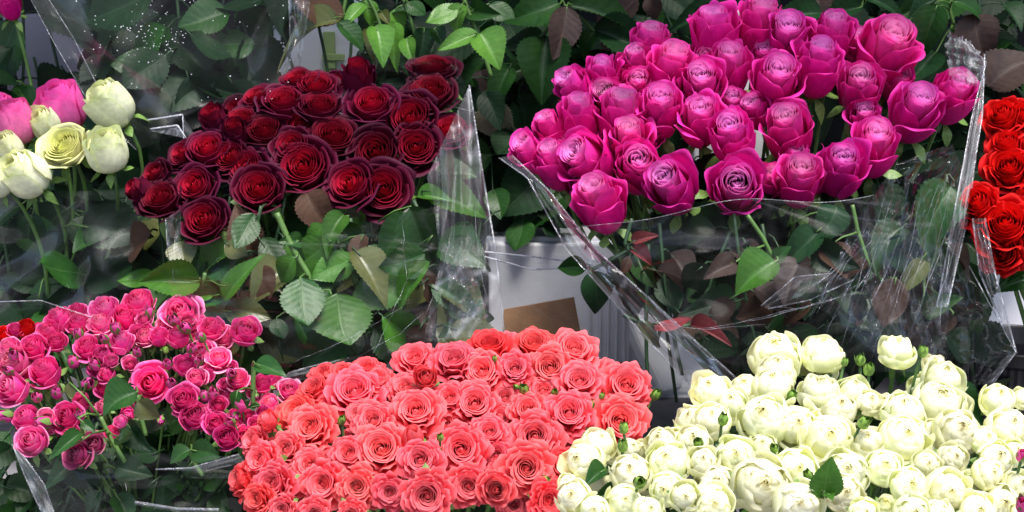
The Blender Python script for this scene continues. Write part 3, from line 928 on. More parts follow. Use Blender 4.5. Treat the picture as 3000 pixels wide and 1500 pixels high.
run('pink', 'pink', 'pink', [
    ('Z5', 90, 490, 240, -.2, .4), ('Z5', 80, 670, 240, -.3, .35), ('Z5', 30, 310, 140, 0, .5, dict(mat='red')), ('Z5', 180, 265, 150, 0, .75, dict(shade=.9, mat='red')), ('Z5', 60, 395, 150, -.1, .6),
    ('Z5', 230, 400, 200, -.1, .5), ('Z5', 400, 200, 190, -.2, .72), ('Z5', 525, 145, 130, 0, .7), ('Z5', 540, 230, 170, 0, .8), ('Z5', 330, 290, 160, -.1, .6),
    ('Z5', 385, 355, 150, .1, .6), ('Z5', 600, 390, 190, 0, .6), ('Z5', 720, 135, 210, 0, .7), ('Z5', 690, 235, 180, -.1, .7), ('Z5', 850, 195, 230, .1, .6),
    ('Z5', 950, 95, 230, 0, .7), ('Z5', 830, 355, 180, 0, .82), ('Z5', 960, 310, 180, 0, .5), ('Z5', 710, 455, 190, -.1, .5), ('Z5', 310, 560, 230, -.2, .62),
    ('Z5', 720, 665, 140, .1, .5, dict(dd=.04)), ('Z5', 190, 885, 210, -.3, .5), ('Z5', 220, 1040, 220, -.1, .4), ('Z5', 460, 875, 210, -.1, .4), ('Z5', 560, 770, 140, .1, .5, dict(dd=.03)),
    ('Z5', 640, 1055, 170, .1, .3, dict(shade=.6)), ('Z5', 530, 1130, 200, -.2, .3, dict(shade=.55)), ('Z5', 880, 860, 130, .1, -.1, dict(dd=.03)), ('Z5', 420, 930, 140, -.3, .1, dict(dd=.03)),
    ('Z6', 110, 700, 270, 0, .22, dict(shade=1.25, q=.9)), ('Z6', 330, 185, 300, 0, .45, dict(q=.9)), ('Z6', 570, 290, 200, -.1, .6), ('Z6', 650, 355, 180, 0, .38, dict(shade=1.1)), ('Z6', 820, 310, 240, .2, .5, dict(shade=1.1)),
    ('Z6', 490, 475, 210, -.15, .38, dict(shade=1.15, q=.9)), ('Z6', 620, 515, 180, .1, .55, dict(shade=1.15)), ('Z6', 320, 350, 180, 0, .8), ('Z6', 170, 350, 160, 0, .8), ('Z6', 60, 360, 150, 0, .6),
    ('Z6', 370, 570, 180, .1, .6), ('Z6', 450, 665, 160, .1, .5), ('Z6', 350, 830, 230, 0, .35), ('Z6', 440, 950, 240, .1, .4), ('Z6', 620, 870, 140, .2, .4),
    ('Z6', 600, 1005, 190, .1, .4), ('Z6', 680, 1110, 200, .1, .32), ('Z6', 820, 1100, 160, .2, .35), ('Z6', 765, 670, 170, .1, .6), ('Z6', 950, 705, 150, 0, .6), ('Z6', 1045, 690, 140, .3, .6, dict(dd=.02)),
    ('Z6', 1150, 755, 180, .2, .45, dict(shade=1.2)), ('Z6', 1005, 850, 150, -.2, .45, dict(shade=1.2)), ('Z6', 840, 950, 130, .1, .5), ('Z6', 895, 1010, 110, .2, .4),
    ('Z6', 10, 700, 140, -.4, .3, dict(dd=.02)), ('Z5', 30, 580, 150, -.3, .4, dict(dd=.03)),
], leaves=1, leaf_kinds=('leaf_dark', 'leaf_mid'), leaf_len=.045, stem_r=.0016, name='spray_rose', cat='rose', grow=1.2)
run('pink', 'bud', 'pink', [
    ('Z5', 540, 300, 90, -.1, .8), ('Z5', 720, 300, 85, .1, .8), ('Z5', 1020, 155, 95, 0, .85), ('Z5', 650, 510, 90, -.2, .6), ('Z5', 500, 490, 95, -.1, .8),
    ('Z5', 940, 420, 80, .1, .6), ('Z5', 610, 640, 110, .5, .3), ('Z5', 390, 700, 95, 0, .7), ('Z5', 300, 910, 115, -.8, .1), ('Z5', 655, 815, 95, .0, .5), ('Z5', 35, 860, 110, -.8, .1),
    ('Z5', 910, 690, 95, -.1, .4), ('Z6', 235, 555, 95, .0, .6), ('Z6', 265, 700, 100, .2, .4), ('Z6', 515, 800, 95, -.1, .9), ('Z6', 570, 760, 80, 0, .9), ('Z6', 750, 955, 90, 0, -.4),
    ('Z6', 185, 985, 75, .1, -.5), ('Z6', 905, 800, 45, .1, -.8),
], leaves=0, stem_r=.0013, calyx='hug', name='rose_bud', cat='rosebud', shade=.8, q=.3)
run('pink', 'bud', 'budgreen', [('Z6', 220, 450, 62, 0, .9)], stem_r=.0013, calyx='hug', name='rose_bud', cat='rosebud')
run('coral', 'bud', 'budgreen', [
    ('C1', 815, 645, 70, 0, .8), ('C2', 905, 445, 80, -.1, .7), ('C2', 325, 775, 60, 0, .7), ('C2', 1050, 1065, 70, -.4, .4), ('C3', 765, 470, 85, .4, .75),
    ('C3', 310, 535, 75, 0, .8), ('C2', 700, 235, 45, 0, .8), ('C2', 850, 430, 45, -.6, .3), ('C2', 1110, 465, 55, .2, .5), ('C3', 390, 475, 50, .2, .8),
], stem_r=.0014, calyx='hug', name='rose_bud', cat='rosebud', dd=-.022)
run('cream', 'bud', 'budgreen', [
    ('C3', 540, 700, 85, -.1, .85), ('C3', 535, 825, 90, 0, .8), ('C3', 1065, 805, 85, -.1, .6), ('C4', 400, 840, 75, -.2, .5), ('C4', 640, 1030, 85, -.4, .7),
    ('C4', 895, 240, 60, .2, .9), ('C4', 1000, 225, 85, -.15, .85), ('C4', 1065, 290, 95, -.05, .85), ('C5', 485, 165, 85, .15, .85), ('C5', 75, 660, 100, .3, .6),
    ('C3', 1235, 640, 90, .1, .8), ('C3', 650, 1080, 110, .1, .3), ('C4', 525, 470, 80, .4, .5),
], stem_r=.0017, calyx='hug', name='rose_bud', cat='rosebud', dd=-.03)

run('cream', 'bud', 'pink', [('C5', 1180, 890, 100, -.1, .7), ('C5', 1190, 1240, 130, -.3, .6)], stem_r=.0016, calyx='hug', name='rose_bud', cat='rosebud', dd=-.06)
run('white', 'white', 'white', [
    ('T1', 545, 515, 235, -.45, .65, dict(q=.5)), ('T1', 530, 740, 215, -.1, .78, dict(q=.7)), ('T1', 215, 610, 160, -.3, .6, dict(q=.8, dd=.04)),
    ('T1', 120, 860, 235, -.45, .5, dict(q=.4)), ('T1', 35, 730, 150, -.3, .6, dict(q=.7, dd=.03)), ('T1', -20, 900, 150, -.5, .5),
    ('T1', 310, 715, 260, -.2, .5, dict(q=.9, mat='lime', kind='darkred')),
    ('T1', 80, 600, 215, -.15, .85, dict(mat='rosepink', q=.2, dd=.03)), ('T1', 300, 525, 250, -.1, .8, dict(mat='rosepink', q=.5, dd=.05)), ('T1', 5, 540, 150, 0, .8, dict(mat='rosepink', q=.2, dd=.05)),
    ('T1', 40, 15, 150, -.1, .7, dict(mat='magenta', kind='magenta', dd=.2)),
], leaves=3, leaf_kinds=('leaf_dark', 'leaf_dark', 'leaf_mid'), leaf_len=.075, grow=1.08)
run('red', 'red', 'red', [
    ('R', 710, 310, 260, -.5, .45), ('R', 830, 300, 220, -.1, .4, dict(dd=-.02)), ('R', 730, 480, 230, -.35, .6), ('R', 740, 620, 280, -.35, .35), ('R', 560, 830, 250, -.55, .35),
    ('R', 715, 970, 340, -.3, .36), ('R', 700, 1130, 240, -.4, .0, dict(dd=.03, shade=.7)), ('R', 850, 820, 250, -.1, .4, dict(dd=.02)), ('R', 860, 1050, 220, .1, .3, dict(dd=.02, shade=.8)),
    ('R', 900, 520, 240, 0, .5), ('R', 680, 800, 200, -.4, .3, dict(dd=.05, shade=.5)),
], leaves=1, leaf_kinds=('leaf_dark', 'leaf_mid'), grow=1.28)


# ------------------------------------------------------------------ flowers tucked behind and between the others
def tuck(bunch, kind, mat, n, lo, hi, size, dd, **kw):
    base = [f for f in FLOWERS if f[3] == bunch and f[7] == 'rose']
    pairs = []
    for i, a in enumerate(base):
        for b in base[i + 1:]:
            d = math.hypot(a[1] - b[1], a[2] - b[2])
            if lo < d < hi: pairs.append((a, b))
    random.shuffle(pairs)
    used = []
    for a, b in pairs:
        x, y = (a[1] + b[1]) / 2 + random.uniform(-8, 8), (a[2] + b[2]) / 2 + random.uniform(-8, 8)
        if any(math.hypot(x - u[0], y - u[1]) < lo * .55 for u in used): continue
        if min(math.hypot(x - f[1], y - f[2]) for f in base) < lo * .42: continue
        used.append((x, y))
        flower(bunch, kind, mat, x, y, size * random.uniform(.85, 1.1), random.uniform(-.4, .3), random.uniform(.25, .75), DEPTH[bunch](x, y) + dd, FOOT[bunch],
               q=random.choice((.3, .6, .9)), seed=random.randrange(5), **kw)
        if len(used) >= n: break


tuck('coral', 'coral', 'coral', 34, 95, 200, 115, .05)
tuck('pink', 'pink', 'pink', 24, 55, 150, 62, .02, stem_r=.0016, name='spray_rose')
tuck('pink', 'pink', 'pink', 14, 55, 150, 58, .0, stem_r=.0016, name='spray_rose', shade=.92)
tuck('pink', 'bud', 'pink', 16, 40, 150, 40, -.03, stem_r=.0013, name='spray_rose', shade=.92, calyx='hug')
tuck('cream', 'cream', 'cream', 12, 100, 190, 105, .05, name='spray_rose')
tuck('magenta', 'magenta', 'magenta', 26, 90, 210, 125, .035)
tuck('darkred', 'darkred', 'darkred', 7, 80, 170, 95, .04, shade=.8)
# ------------------------------------------------------------------ leafy stems
STEMS = []     # (thing, x, region, look)


def nearest_on(pts, p):
    return min(pts, key=lambda q: (q - p).length)


def hero_stem(region, look, D, line, leaves, stem_mat='stem', r=.0028, tile=None):
    """one cut stem drawn through photo points, with the leaves that hang on it"""
    def T(x, y):
        if tile is None: return x, y
        ox, oy, s = tile
        return ox + x * s, oy + y * s
    ctrl = [at(*T(p[0], p[1]), D + (p[2] if len(p) > 2 else .03)) for p in line]
    pts = []
    for i in range(len(ctrl) - 1):
        for k in range(6):
            pts.append(ctrl[i].lerp(ctrl[i + 1], k / 6))
    pts.append(ctrl[-1])
    lowest = min(pts, key=lambda p: p.z)
    root = empty('leafy_stem', lowest)
    mb = MB()
    mb.tube([p - lowest for p in pts], r, 7)
    mb.build('stem', M[stem_mat], root)
    for lf in leaves:
        bx, by, tx, ty, w, mat = lf[:6]
        dd = lf[6] if len(lf) > 6 else random.uniform(-.02, .02)
        sh = lf[7] if len(lf) > 7 else 1.0
        b = at(*T(bx, by), D + dd + .012)
        t = at(*T(tx, ty), D + dd + random.uniform(-.03, .02))
        nrm = -FWD + UP * random.uniform(.15, .75) + RIGHT * random.uniform(-.45, .45)
        q = nearest_on(pts, b)
        if (q - b).length > .06:
            q = b + (q - b).normalized() * .05 + FWD * .03
        add_leaf(root, b, t, nrm, mat, w * 1.05, shade=sh, petiole=q, stem_mat=stem_mat, force=True)
    cx = sum((l[0] + l[2]) / 2 for l in leaves) / len(leaves)
    STEMS.append([root, T(cx, 0)[0], region, look])
    return root


T2, T3, T4 = (740, 0, .59), (1480, 0, .59), (2240, 0, .59)
B7, B8 = (400, 560, .427), (1700, 600, .5047)
# hanging bright leaves, top centre
hero_stem('top', 'with big brown leaf', 2.42, [(470, -40), (450, 60), (480, 140)], [
    (455, 75, 175, -5, 1.0, 'leaf_brown'), (430, 98, 72, 168, .72, 'leaf_olive', -.03), (420, 110, 565, 225, .9, 'leaf_mid', -.02)], tile=T2)
hero_stem('top', 'with curled bright leaves', 2.42, [(560, -40), (610, 60), (640, 140), (700, 150)], [
    (545, 5, 625, 130, .9, 'leaf_bright'), (555, 20, 455, 105, .6, 'leaf_bright'), (612, 130, 665, 275, .95, 'leaf_bright'),
    (700, 110, 716, 290, .55, 'leaf_bright'), (640, 60, 680, 110, 1, 'leaf_olive', .03), (590, 140, 610, 250, .8, 'leaf_olive', .03)], tile=T2)
hero_stem('top', 'with thick light stem', 2.43, [(745, -20), (785, 100), (810, 190)], [
    (690, 55, 765, 150, 1.1, 'leaf_bright'), (770, 10, 860, 90, .9, 'leaf_mid'), (765, 190, 790, 295, .9, 'leaf_bright'), (852, 140, 835, 285, .8, 'leaf_dark'), (800, 60, 700, 20, .9, 'leaf_mid', .02)], tile=T2)
hero_stem('top', 'with broad folded bright leaves', 2.40, [(1040, -30), (1065, 40), (1112, 155), (1150, 270), (1185, 380)], [
    (1040, 20, 985, 155, .95, 'leaf_bright'), (1025, 30, 855, 130, .7, 'leaf_bright'), (1130, 165, 1238, 305, 1.3, 'leaf_bright', -.03), (1120, 166, 932, 225, .62, 'leaf_bright', -.03),
    (1080, 60, 1190, 60, .9, 'leaf_mid', .03), (1175, 20, 1300, 110, 1.0, 'leaf_mid', .03), (900, 140, 950, 215, 1., 'leaf_mid', .02)], tile=T2, r=.0036)
hero_stem('mid', 'with one dry pale leaf', 2.46, [(1200, 300), (1190, 420), (1170, 520)], [
    (1185, 500, 1245, 735, 1.15, 'leaf_pale', .02), (1150, 455, 1235, 625, .9, 'leaf_dark', -.02), (1280, 330, 1178, 510, .8, 'leaf_mid'), (1130, 350, 1170, 450, 1.1, 'leaf_purple', .03),
    (1090, 390, 1120, 440, .9, 'leaf_mid'), (1200, 940, 1230, 1060, 1, 'leaf_mid', .02)], tile=T2, stem_mat='stem_dark')
hero_stem('mid', 'with hanging bronze leaf', 2.48, [(265, -40), (290, 20), (310, 40)], [
    (270, 20, 40, 62, 1.05, 'leaf_mid'), (310, 28, 700, 75, .62, 'leaf_mid', .0, .7), (308, 30, 265, 278, .85, 'leaf_purple', -.03), (445, 158, 355, 285, .9, 'leaf_mid'),
    (440, 150, 745, 225, .85, 'leaf_dark', .02, 1.5)], tile=T3)
hero_stem('mid', 'with long drooping dark leaf', 2.48, [(220, 120), (150, 260), (80, 420)], [
    (205, 185, 190, 478, 1.1, 'leaf_mid', -.01, .6), (-10, 370, 110, 330, 1.3, 'leaf_mid', 0, .8), (60, 470, 185, 755, 1.25, 'leaf_dark', .03, 1.5), (200, 200, 30, 200, .9, 'leaf_dark', .03)], tile=T3, stem_mat='stem_dark')
hero_stem('mid', 'with broadest dark leaves', 2.50, [(60, 700), (110, 850), (90, 1080)], [
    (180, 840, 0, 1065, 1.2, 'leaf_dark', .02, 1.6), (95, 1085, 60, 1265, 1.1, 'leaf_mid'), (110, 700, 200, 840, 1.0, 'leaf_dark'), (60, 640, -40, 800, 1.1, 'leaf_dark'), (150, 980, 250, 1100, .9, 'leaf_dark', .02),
    (240, 1090, 190, 1190, .9, 'leaf_dark', .03)], tile=T3, stem_mat='stem_dark')
hero_stem('right', 'with dark leaf above the highest magenta roses', 2.46, [(1280, 40), (1150, 20), (1000, -20)], [
    (1165, 30, 825, 70, .55, 'leaf_dark', 0, 1.6), (1130, 5, 870, -5, .6, 'leaf_brown'), (715, -20, 752, 95, 1.1, 'leaf_purple'), (1210, 20, 1290, 60, 1.2, 'leaf_pale')], tile=T3)
hero_stem('right', 'with glossy dark leaves over the magenta roses', 2.46, [(520, -30), (480, 30), (320, 30)], [
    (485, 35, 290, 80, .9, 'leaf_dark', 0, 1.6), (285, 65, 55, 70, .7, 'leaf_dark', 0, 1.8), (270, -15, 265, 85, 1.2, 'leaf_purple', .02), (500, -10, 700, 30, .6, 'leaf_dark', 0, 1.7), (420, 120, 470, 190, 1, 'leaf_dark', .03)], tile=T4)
hero_stem('right', 'with drooping green leaf', 2.44, [(930, -40), (920, 50), (940, 120)], [
    (862, 20, 765, 285, .85, 'leaf_mid', -.02), (935, 8, 1120, 35, .95, 'leaf_mid', -.02, 1.3), (850, 0, 720, 60, .8, 'leaf_dark', 0, 1.5), (850, 260, 735, 390, 1.1, 'leaf_dark', .02, 1.6), (925, 130, 985, 190, 1, 'leaf_mid', .02)], tile=T4)
hero_stem('right', 'with bronze purple leaves', 2.44, [(1290, 480), (1150, 330), (1080, 120), (1060, -20)], [
    (1038, 72, 1098, 295, 1.15, 'leaf_purple'), (1112, 432, 1310, 235, 1.3, 'leaf_purple', -.02), (1110, 270, 1210, 190, 1, 'leaf_mid', .03), (1200, 150, 1220, 100, 1, 'leaf_mid', .02), (1180, 20, 1300, 90, 1, 'leaf_dark', .02, 1.5)], tile=T4, stem_mat='stem_dark')
# under the dark red roses
hero_stem('darkred', 'with long flat leaf at the left', 2.06, [(420, 900), (440, 720), (470, 560)], [
    (435, 625, 25, 612, .85, 'leaf_green', -.03), (398, 725, 545, 675, 1.1, 'leaf_green', -.02), (600, 755, 822, 408, .5, 'leaf_green', -.03), (592, 752, 118, 765, .62, 'leaf_mid', -.01, 1.3),
    (605, 815, 890, 845, .85, 'leaf_olive'), (560, 640, 700, 640, .5, 'leaf_mid')], tile=B7)
hero_stem('darkred', 'with reddish brown leaves', 2.12, [(800, 900), (790, 500), (800, 250)], [
    (800, 410, 660, 140, 1.15, 'leaf_brown', 0), (880, 440, 720, 660, 1.0, 'leaf_brown', .02), (780, 130, 890, 320, 1.0, 'leaf_olive', .02, .5), (610, 350, 775, 465, .9, 'leaf_olive'), (300, 345, 330, 510, 1.3, 'leaf_olive', .02),
    (380, 360, 500, 470, 1., 'leaf_mid', 0), (560, 470, 600, 650, .9, 'leaf_mid', .01)], tile=B7, stem_mat='stem_dark')
hero_stem('darkred', 'with the broadest green leaf', 2.05, [(962, 150), (1050, 350), (1110, 460), (1170, 560), (1240, 720)], [
    (1090, 455, 948, 628, 1.1, 'leaf_green', -.02), (1135, 590, 1162, 945, 1.15, 'leaf_mid', -.03, 1.3), (1375, 700, 1425, 1075, 1.7, 'leaf_green', -.01, .75), (1130, 350, 1020, 330, 1., 'leaf_mid', .03),
    (1090, 870, 1230, 1080, .8, 'leaf_mid', .02), (960, 870, 1000, 1040, .9, 'leaf_dark', .02)], tile=B7, r=.0042)
hero_stem('darkred', 'with folded leaves behind the film', 2.08, [(1250, 20), (1330, 240), (1440, 480), (1560, 800)], [
    (1505, 455, 1210, 605, .9, 'leaf_green', -.01), (1850, 595, 1480, 795, .95, 'leaf_green', -.01, .8), (2010, 480, 1760, 800, .6, 'leaf_green', -.02), (1725, 570, 1505, 605, .8, 'leaf_green', 0, .8),
    (1165, 15, 1315, 250, 1.0, 'leaf_brown', .02), (1295, 235, 1135, 365, 1.0, 'leaf_green', 0), (1870, 110, 2030, 490, 1.0, 'leaf_mid', .01, .7), (1420, 160, 1290, 330, .8, 'leaf_green', 0, .7), (1560, 300, 1470, 500, .8, 'leaf_brown', .01)], tile=B7)
hero_stem('darkred', 'with small leaves by the film edge', 2.10, [(2350, 1000), (2270, 890), (2150, 600), (1900, 60)], [
    (1925, 35, 2140, 5, .75, 'leaf_green', -.01), (2235, 890, 2185, 690, 1.0, 'leaf_mid'), (2280, 900, 2070, 985, .8, 'leaf_mid'), (2290, 880, 2370, 780, .9, 'leaf_mid'), (1950, 560, 2040, 760, .9, 'leaf_brown', .01),
    (1950, 770, 1990, 980, 1., 'leaf_purple', .02)], tile=B7, stem_mat='stem_dark')
# under the magenta roses
hero_stem('magenta', 'with one bright green leaf', 2.03, [(970, 60), (1060, 190), (1130, 330), (1200, 480)], [
    (1135, 330, 905, 475, 1.2, 'leaf_green', -.03, .8), (1130, 330, 1200, 240, 1.0, 'leaf_mid', -.01), (905, 340, 760, 385, 1.0, 'leaf_purple', 0), (840, 60, 820, 200, .8, 'leaf_mid', 0), (1400, 150, 1180, 300, .8, 'leaf_dark', 0, 1.5),
    (1490, 10, 1415, 185, 1.2, 'leaf_dark', 0, 1.4)], tile=B8)
hero_stem('magenta', 'with pinkish brown leaves', 2.04, [(1580, 0), (1610, 150), (1670, 330), (1780, 480)], [
    (1415, 235, 1570, 385, 1.1, 'leaf_brown', 0, .8), (1835, 425, 1755, 715, .95, 'leaf_brown', -.02, .8), (900, 560, 735, 655, 1.0, 'leaf_brown', 0, .7), (1350, 350, 1240, 440, 1, 'leaf_brown', .02, .6), (2005, 325, 1875, 475, .7, 'leaf_olive', -.01),
    (2080, 50, 1990, 230, .6, 'leaf_olive', 0)], tile=B8)
hero_stem('magenta', 'with leaves painted as dull red reflections low in film', 2.02, [(250, 640), (420, 720), (640, 700)], [
    (420, 715, 660, 690, .55, 'leaf_red_reflect', 0), (640, 700, 860, 760, .55, 'leaf_red_reflect', 0), (330, 690, 480, 800, .7, 'leaf_olive', .0, .6)], tile=B8, stem_mat='stem_dark')
hero_stem('magenta', 'with leaves painted as red reflections at left film edge', 2.06, [(300, 80), (260, 220), (330, 360)], [
    (270, 160, 120, 170, .8, 'leaf_red_reflect', 0), (290, 260, 440, 330, .8, 'leaf_red_reflect', 0), (300, 220, 440, 160, .7, 'leaf_red_reflect', .01, .7), (280, 300, 240, 420, .7, 'leaf_brown', 0)], tile=B8, stem_mat='stem_dark')
hero_stem('magenta', 'with one upright leaf by the right film', 2.04, [(2000, 420), (2080, 250), (2110, 0)], [
    (2150, -110, 2030, 160, 1.1, 'leaf_mid', -.01, 1.2), (2000, 640, 2180, 520, .9, 'leaf_mid', 0, .7), (2180, 650, 2000, 760, .8, 'leaf_purple', 0)], tile=B8)
hero_stem('magenta', 'with one dark leaf hanging before the white crate', 2.16, [(300, 250), (160, 330), (60, 380)], [
    (65, 385, 130, 620, 1.1, 'leaf_dark', -.02, 1.3), (40, 370, -140, 360, .9, 'leaf_mid', .02), (330, 300, 420, 470, .8, 'leaf_mid', 0, .7), (480, 420, 560, 640, .9, 'leaf_dark', 0, 1.6)], tile=B8, stem_mat='stem_dark')
hero_stem('magenta', 'with green leaf under the red roses', 2.06, [(2600, 520), (2570, 400), (2560, 300)], [
    (2600, 340, 2410, 425, .9, 'leaf_mid', 0), (2620, 420, 2480, 470, .7, 'leaf_mid', .02)], tile=B8)
# among the pink spray roses
Z5, Z6 = TILE['Z5'], TILE['Z6']
hero_stem('pink', 'with two round grey green leaves', 1.80, [(1000, 1000), (960, 850), (945, 720)], [
    (935, 700, 690, 800, 1.3, 'leaf_mid', -.03), (945, 760, 1080, 885, 1.2, 'leaf_olive', -.02), (880, 920, 960, 1080, .9, 'leaf_dark', .02, 1.5)], tile=Z5)
hero_stem('pink', 'with green leaf above the magenta buds', 1.86, [(880, 870), (880, 700), (885, 560)], [
    (895, 555, 1105, 605, .75, 'leaf_mid', -.02, 1.4), (760, 760, 735, 890, .9, 'leaf_mid'), (930, 880, 830, 890, .8, 'leaf_mid')], tile=Z6, r=.003)
hero_stem('pink', 'with flat green leaves near the bottom', 1.86, [(500, 1400), (430, 1300), (410, 1200)], [
    (405, 1205, 245, 1275, 1.1, 'leaf_mid', -.02, .9), (420, 1210, 580, 1235, .9, 'leaf_mid', -.02, .9), (420, 1300, 330, 1400, 1.0, 'leaf_dark', 0, 1.5)], tile=Z6)
hero_stem('pink', 'with narrow leaves under the fading roses', 1.82, [(860, 1180), (760, 1020), (690, 870)], [
    (560, 980, 380, 1070, .6, 'leaf_mid', -.01), (790, 1015, 940, 1040, .6, 'leaf_mid', 0), (480, 630, 500, 740, 1., 'leaf_olive', .02), (560, 900, 640, 960, .8, 'leaf_mid')], tile=Z5)
# green among the cream roses
C3_, C4_ = TILE['C3'], TILE['C4']
hero_stem('cream', 'with one toothed leaf in front', 1.60, [(735, 1300), (700, 1180), (660, 1090)], [
    (745, 1190, 800, 955, 1.0, 'leaf_green', -.05, .8), (760, 1150, 810, 1180, 1.0, 'leaf_green', -.05, .8)], tile=C4_)
hero_stem('cream', 'with small leaves between coral and cream roses', 1.68, [(470, 1110), (430, 1040), (400, 980)], [
    (420, 990, 295, 1060, .9, 'leaf_mid', -.03), (490, 1130, 345, 1210, .9, 'leaf_mid', -.04), (420, 1010, 470, 985, .9, 'leaf_mid', -.03)], tile=C3_)

FILL_N = {}


def fill(region, look, rect, n, Drange, mats, ll=(90, 170), shade=(.8, 1.2), per=(7, 10), stem_mat='stem_dark', droop=.5):
    """more stems of the same bunches: each with its own stem and leaves"""
    x0, y0, x1, y1 = rect
    for i in range(n):
        x = x0 + (x1 - x0) * (i + random.uniform(.1, .9)) / n
        yb = y1 - random.uniform(-.1, .25) * (y1 - y0)
        yt = y0 + random.uniform(-.1, .25) * (y1 - y0)
        D = random.uniform(*Drange)
        lean = random.uniform(-60, 60)
        ctrl = [Vector((x - lean, yb, 0)), Vector((x + random.uniform(-25, 25), (yb + yt) / 2, 0)), Vector((x + lean, yt, 0))]
        pts2 = [ctrl[0] * (1 - t) ** 2 + ctrl[1] * 2 * t * (1 - t) + ctrl[2] * t * t for t in np.linspace(0, 1, 12)]
        pts = [at(p.x, p.y, D + .03) for p in pts2]
        root = empty('leafy_stem', pts[0])
        mb = MB()
        mb.tube([p - pts[0] for p in pts], .0026, 6)
        mb.build('stem', M[stem_mat], root)
        k = random.randint(*per)
        for j in range(k):
            t = (j + random.uniform(.2, .8)) / k
            p = pts2[min(11, int(t * 11.99))]
            side = 1 if (j + i) % 2 else -1
            dx = side * random.uniform(.25, 1.0)
            dy = random.uniform(-.45, .45) + droop
            nn = math.hypot(dx, dy)
            ln = random.uniform(*ll)
            bx, by = p.x + dx / nn * ln * .3, p.y + dy / nn * ln * .3 - 10
            tx, ty = bx + dx / nn * ln, by + dy / nn * ln
            dd = random.uniform(-.05, .05)
            nrm = -FWD + UP * random.uniform(-.1, 1.0) + RIGHT * random.uniform(-.8, .8)
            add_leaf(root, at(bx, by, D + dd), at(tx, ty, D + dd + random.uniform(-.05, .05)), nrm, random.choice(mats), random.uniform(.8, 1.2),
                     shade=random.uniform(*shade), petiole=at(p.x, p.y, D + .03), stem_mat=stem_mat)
        STEMS.append([root, x, region, look])


DK = ('leaf_dark',) * 7 + ('leaf_mid', 'leaf_mid', 'leaf_purple')
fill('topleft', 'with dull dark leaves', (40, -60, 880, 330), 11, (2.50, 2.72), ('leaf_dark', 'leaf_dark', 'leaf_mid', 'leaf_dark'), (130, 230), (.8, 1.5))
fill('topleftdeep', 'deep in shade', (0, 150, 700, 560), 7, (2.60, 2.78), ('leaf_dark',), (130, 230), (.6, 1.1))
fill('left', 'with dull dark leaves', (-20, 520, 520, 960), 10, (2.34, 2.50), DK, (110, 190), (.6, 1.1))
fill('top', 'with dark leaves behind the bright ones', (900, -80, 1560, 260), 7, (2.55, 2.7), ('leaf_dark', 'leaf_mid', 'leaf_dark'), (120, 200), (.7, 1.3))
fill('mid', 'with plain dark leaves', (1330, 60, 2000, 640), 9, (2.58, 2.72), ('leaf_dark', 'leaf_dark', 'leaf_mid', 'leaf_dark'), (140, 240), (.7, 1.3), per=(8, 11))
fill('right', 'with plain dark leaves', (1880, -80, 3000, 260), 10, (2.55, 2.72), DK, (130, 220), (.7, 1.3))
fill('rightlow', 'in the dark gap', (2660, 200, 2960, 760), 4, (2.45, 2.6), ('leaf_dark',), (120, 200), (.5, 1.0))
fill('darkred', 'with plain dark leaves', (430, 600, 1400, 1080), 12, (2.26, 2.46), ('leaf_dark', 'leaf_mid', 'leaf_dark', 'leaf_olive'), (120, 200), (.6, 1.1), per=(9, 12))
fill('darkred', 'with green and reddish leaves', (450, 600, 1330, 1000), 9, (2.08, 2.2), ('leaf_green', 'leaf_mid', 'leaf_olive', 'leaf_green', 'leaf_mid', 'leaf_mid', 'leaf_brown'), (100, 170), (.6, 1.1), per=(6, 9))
fill('magenta', 'with plain dark leaves', (1880, 480, 2860, 1120), 13, (2.22, 2.40), DK, (120, 190), (.4, .8), per=(9, 12))  # leaf colours turned down to paint the shade behind the film
fill('magenta', 'with dark and bronze leaves', (1820, 620, 2800, 1080), 9, (2.05, 2.16), ('leaf_dark', 'leaf_mid', 'leaf_dark', 'leaf_dark', 'leaf_brown', 'leaf_purple', 'leaf_dark'), (90, 160), (.45, .85), per=(6, 9))  # darkness under film and roses put into these leaf tones as well
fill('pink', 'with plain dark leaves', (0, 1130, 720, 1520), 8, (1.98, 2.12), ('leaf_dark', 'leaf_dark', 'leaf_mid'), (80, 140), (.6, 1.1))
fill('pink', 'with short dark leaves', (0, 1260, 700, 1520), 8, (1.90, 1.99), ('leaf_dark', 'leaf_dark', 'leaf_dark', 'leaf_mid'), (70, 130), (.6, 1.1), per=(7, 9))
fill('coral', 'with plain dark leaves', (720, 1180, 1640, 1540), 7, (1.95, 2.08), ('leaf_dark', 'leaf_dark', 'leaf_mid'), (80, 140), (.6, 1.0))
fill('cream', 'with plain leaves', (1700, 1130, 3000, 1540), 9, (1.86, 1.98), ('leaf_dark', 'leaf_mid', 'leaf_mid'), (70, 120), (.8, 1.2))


# no leaf may lie over the face of a bloom of the two tall bunches: a florist strips those
discs = [(f[1], f[2], f[5] * .55, DEPTH[f[3]](f[1], f[2])) for f in FLOWERS if f[3] in ('darkred', 'magenta')]
for o in [o for o in COL.objects if o.name.startswith('leaf') and o.parent is not None and not o.name.startswith('leafy')]:
    m = o.matrix_basis
    for q in (.35, .75):
        p = o.parent.location + (m @ Vector((0, q, 0)))
        D = (p - CAM).dot(FWD)
        x, y = photo_xy(p)
        if any((x - d[0]) ** 2 + (y - d[1]) ** 2 < d[2] ** 2 and D < d[3] for d in discs):
            for c in list(o.children): bpy.data.objects.remove(c)
            bpy.data.objects.remove(o)
            break

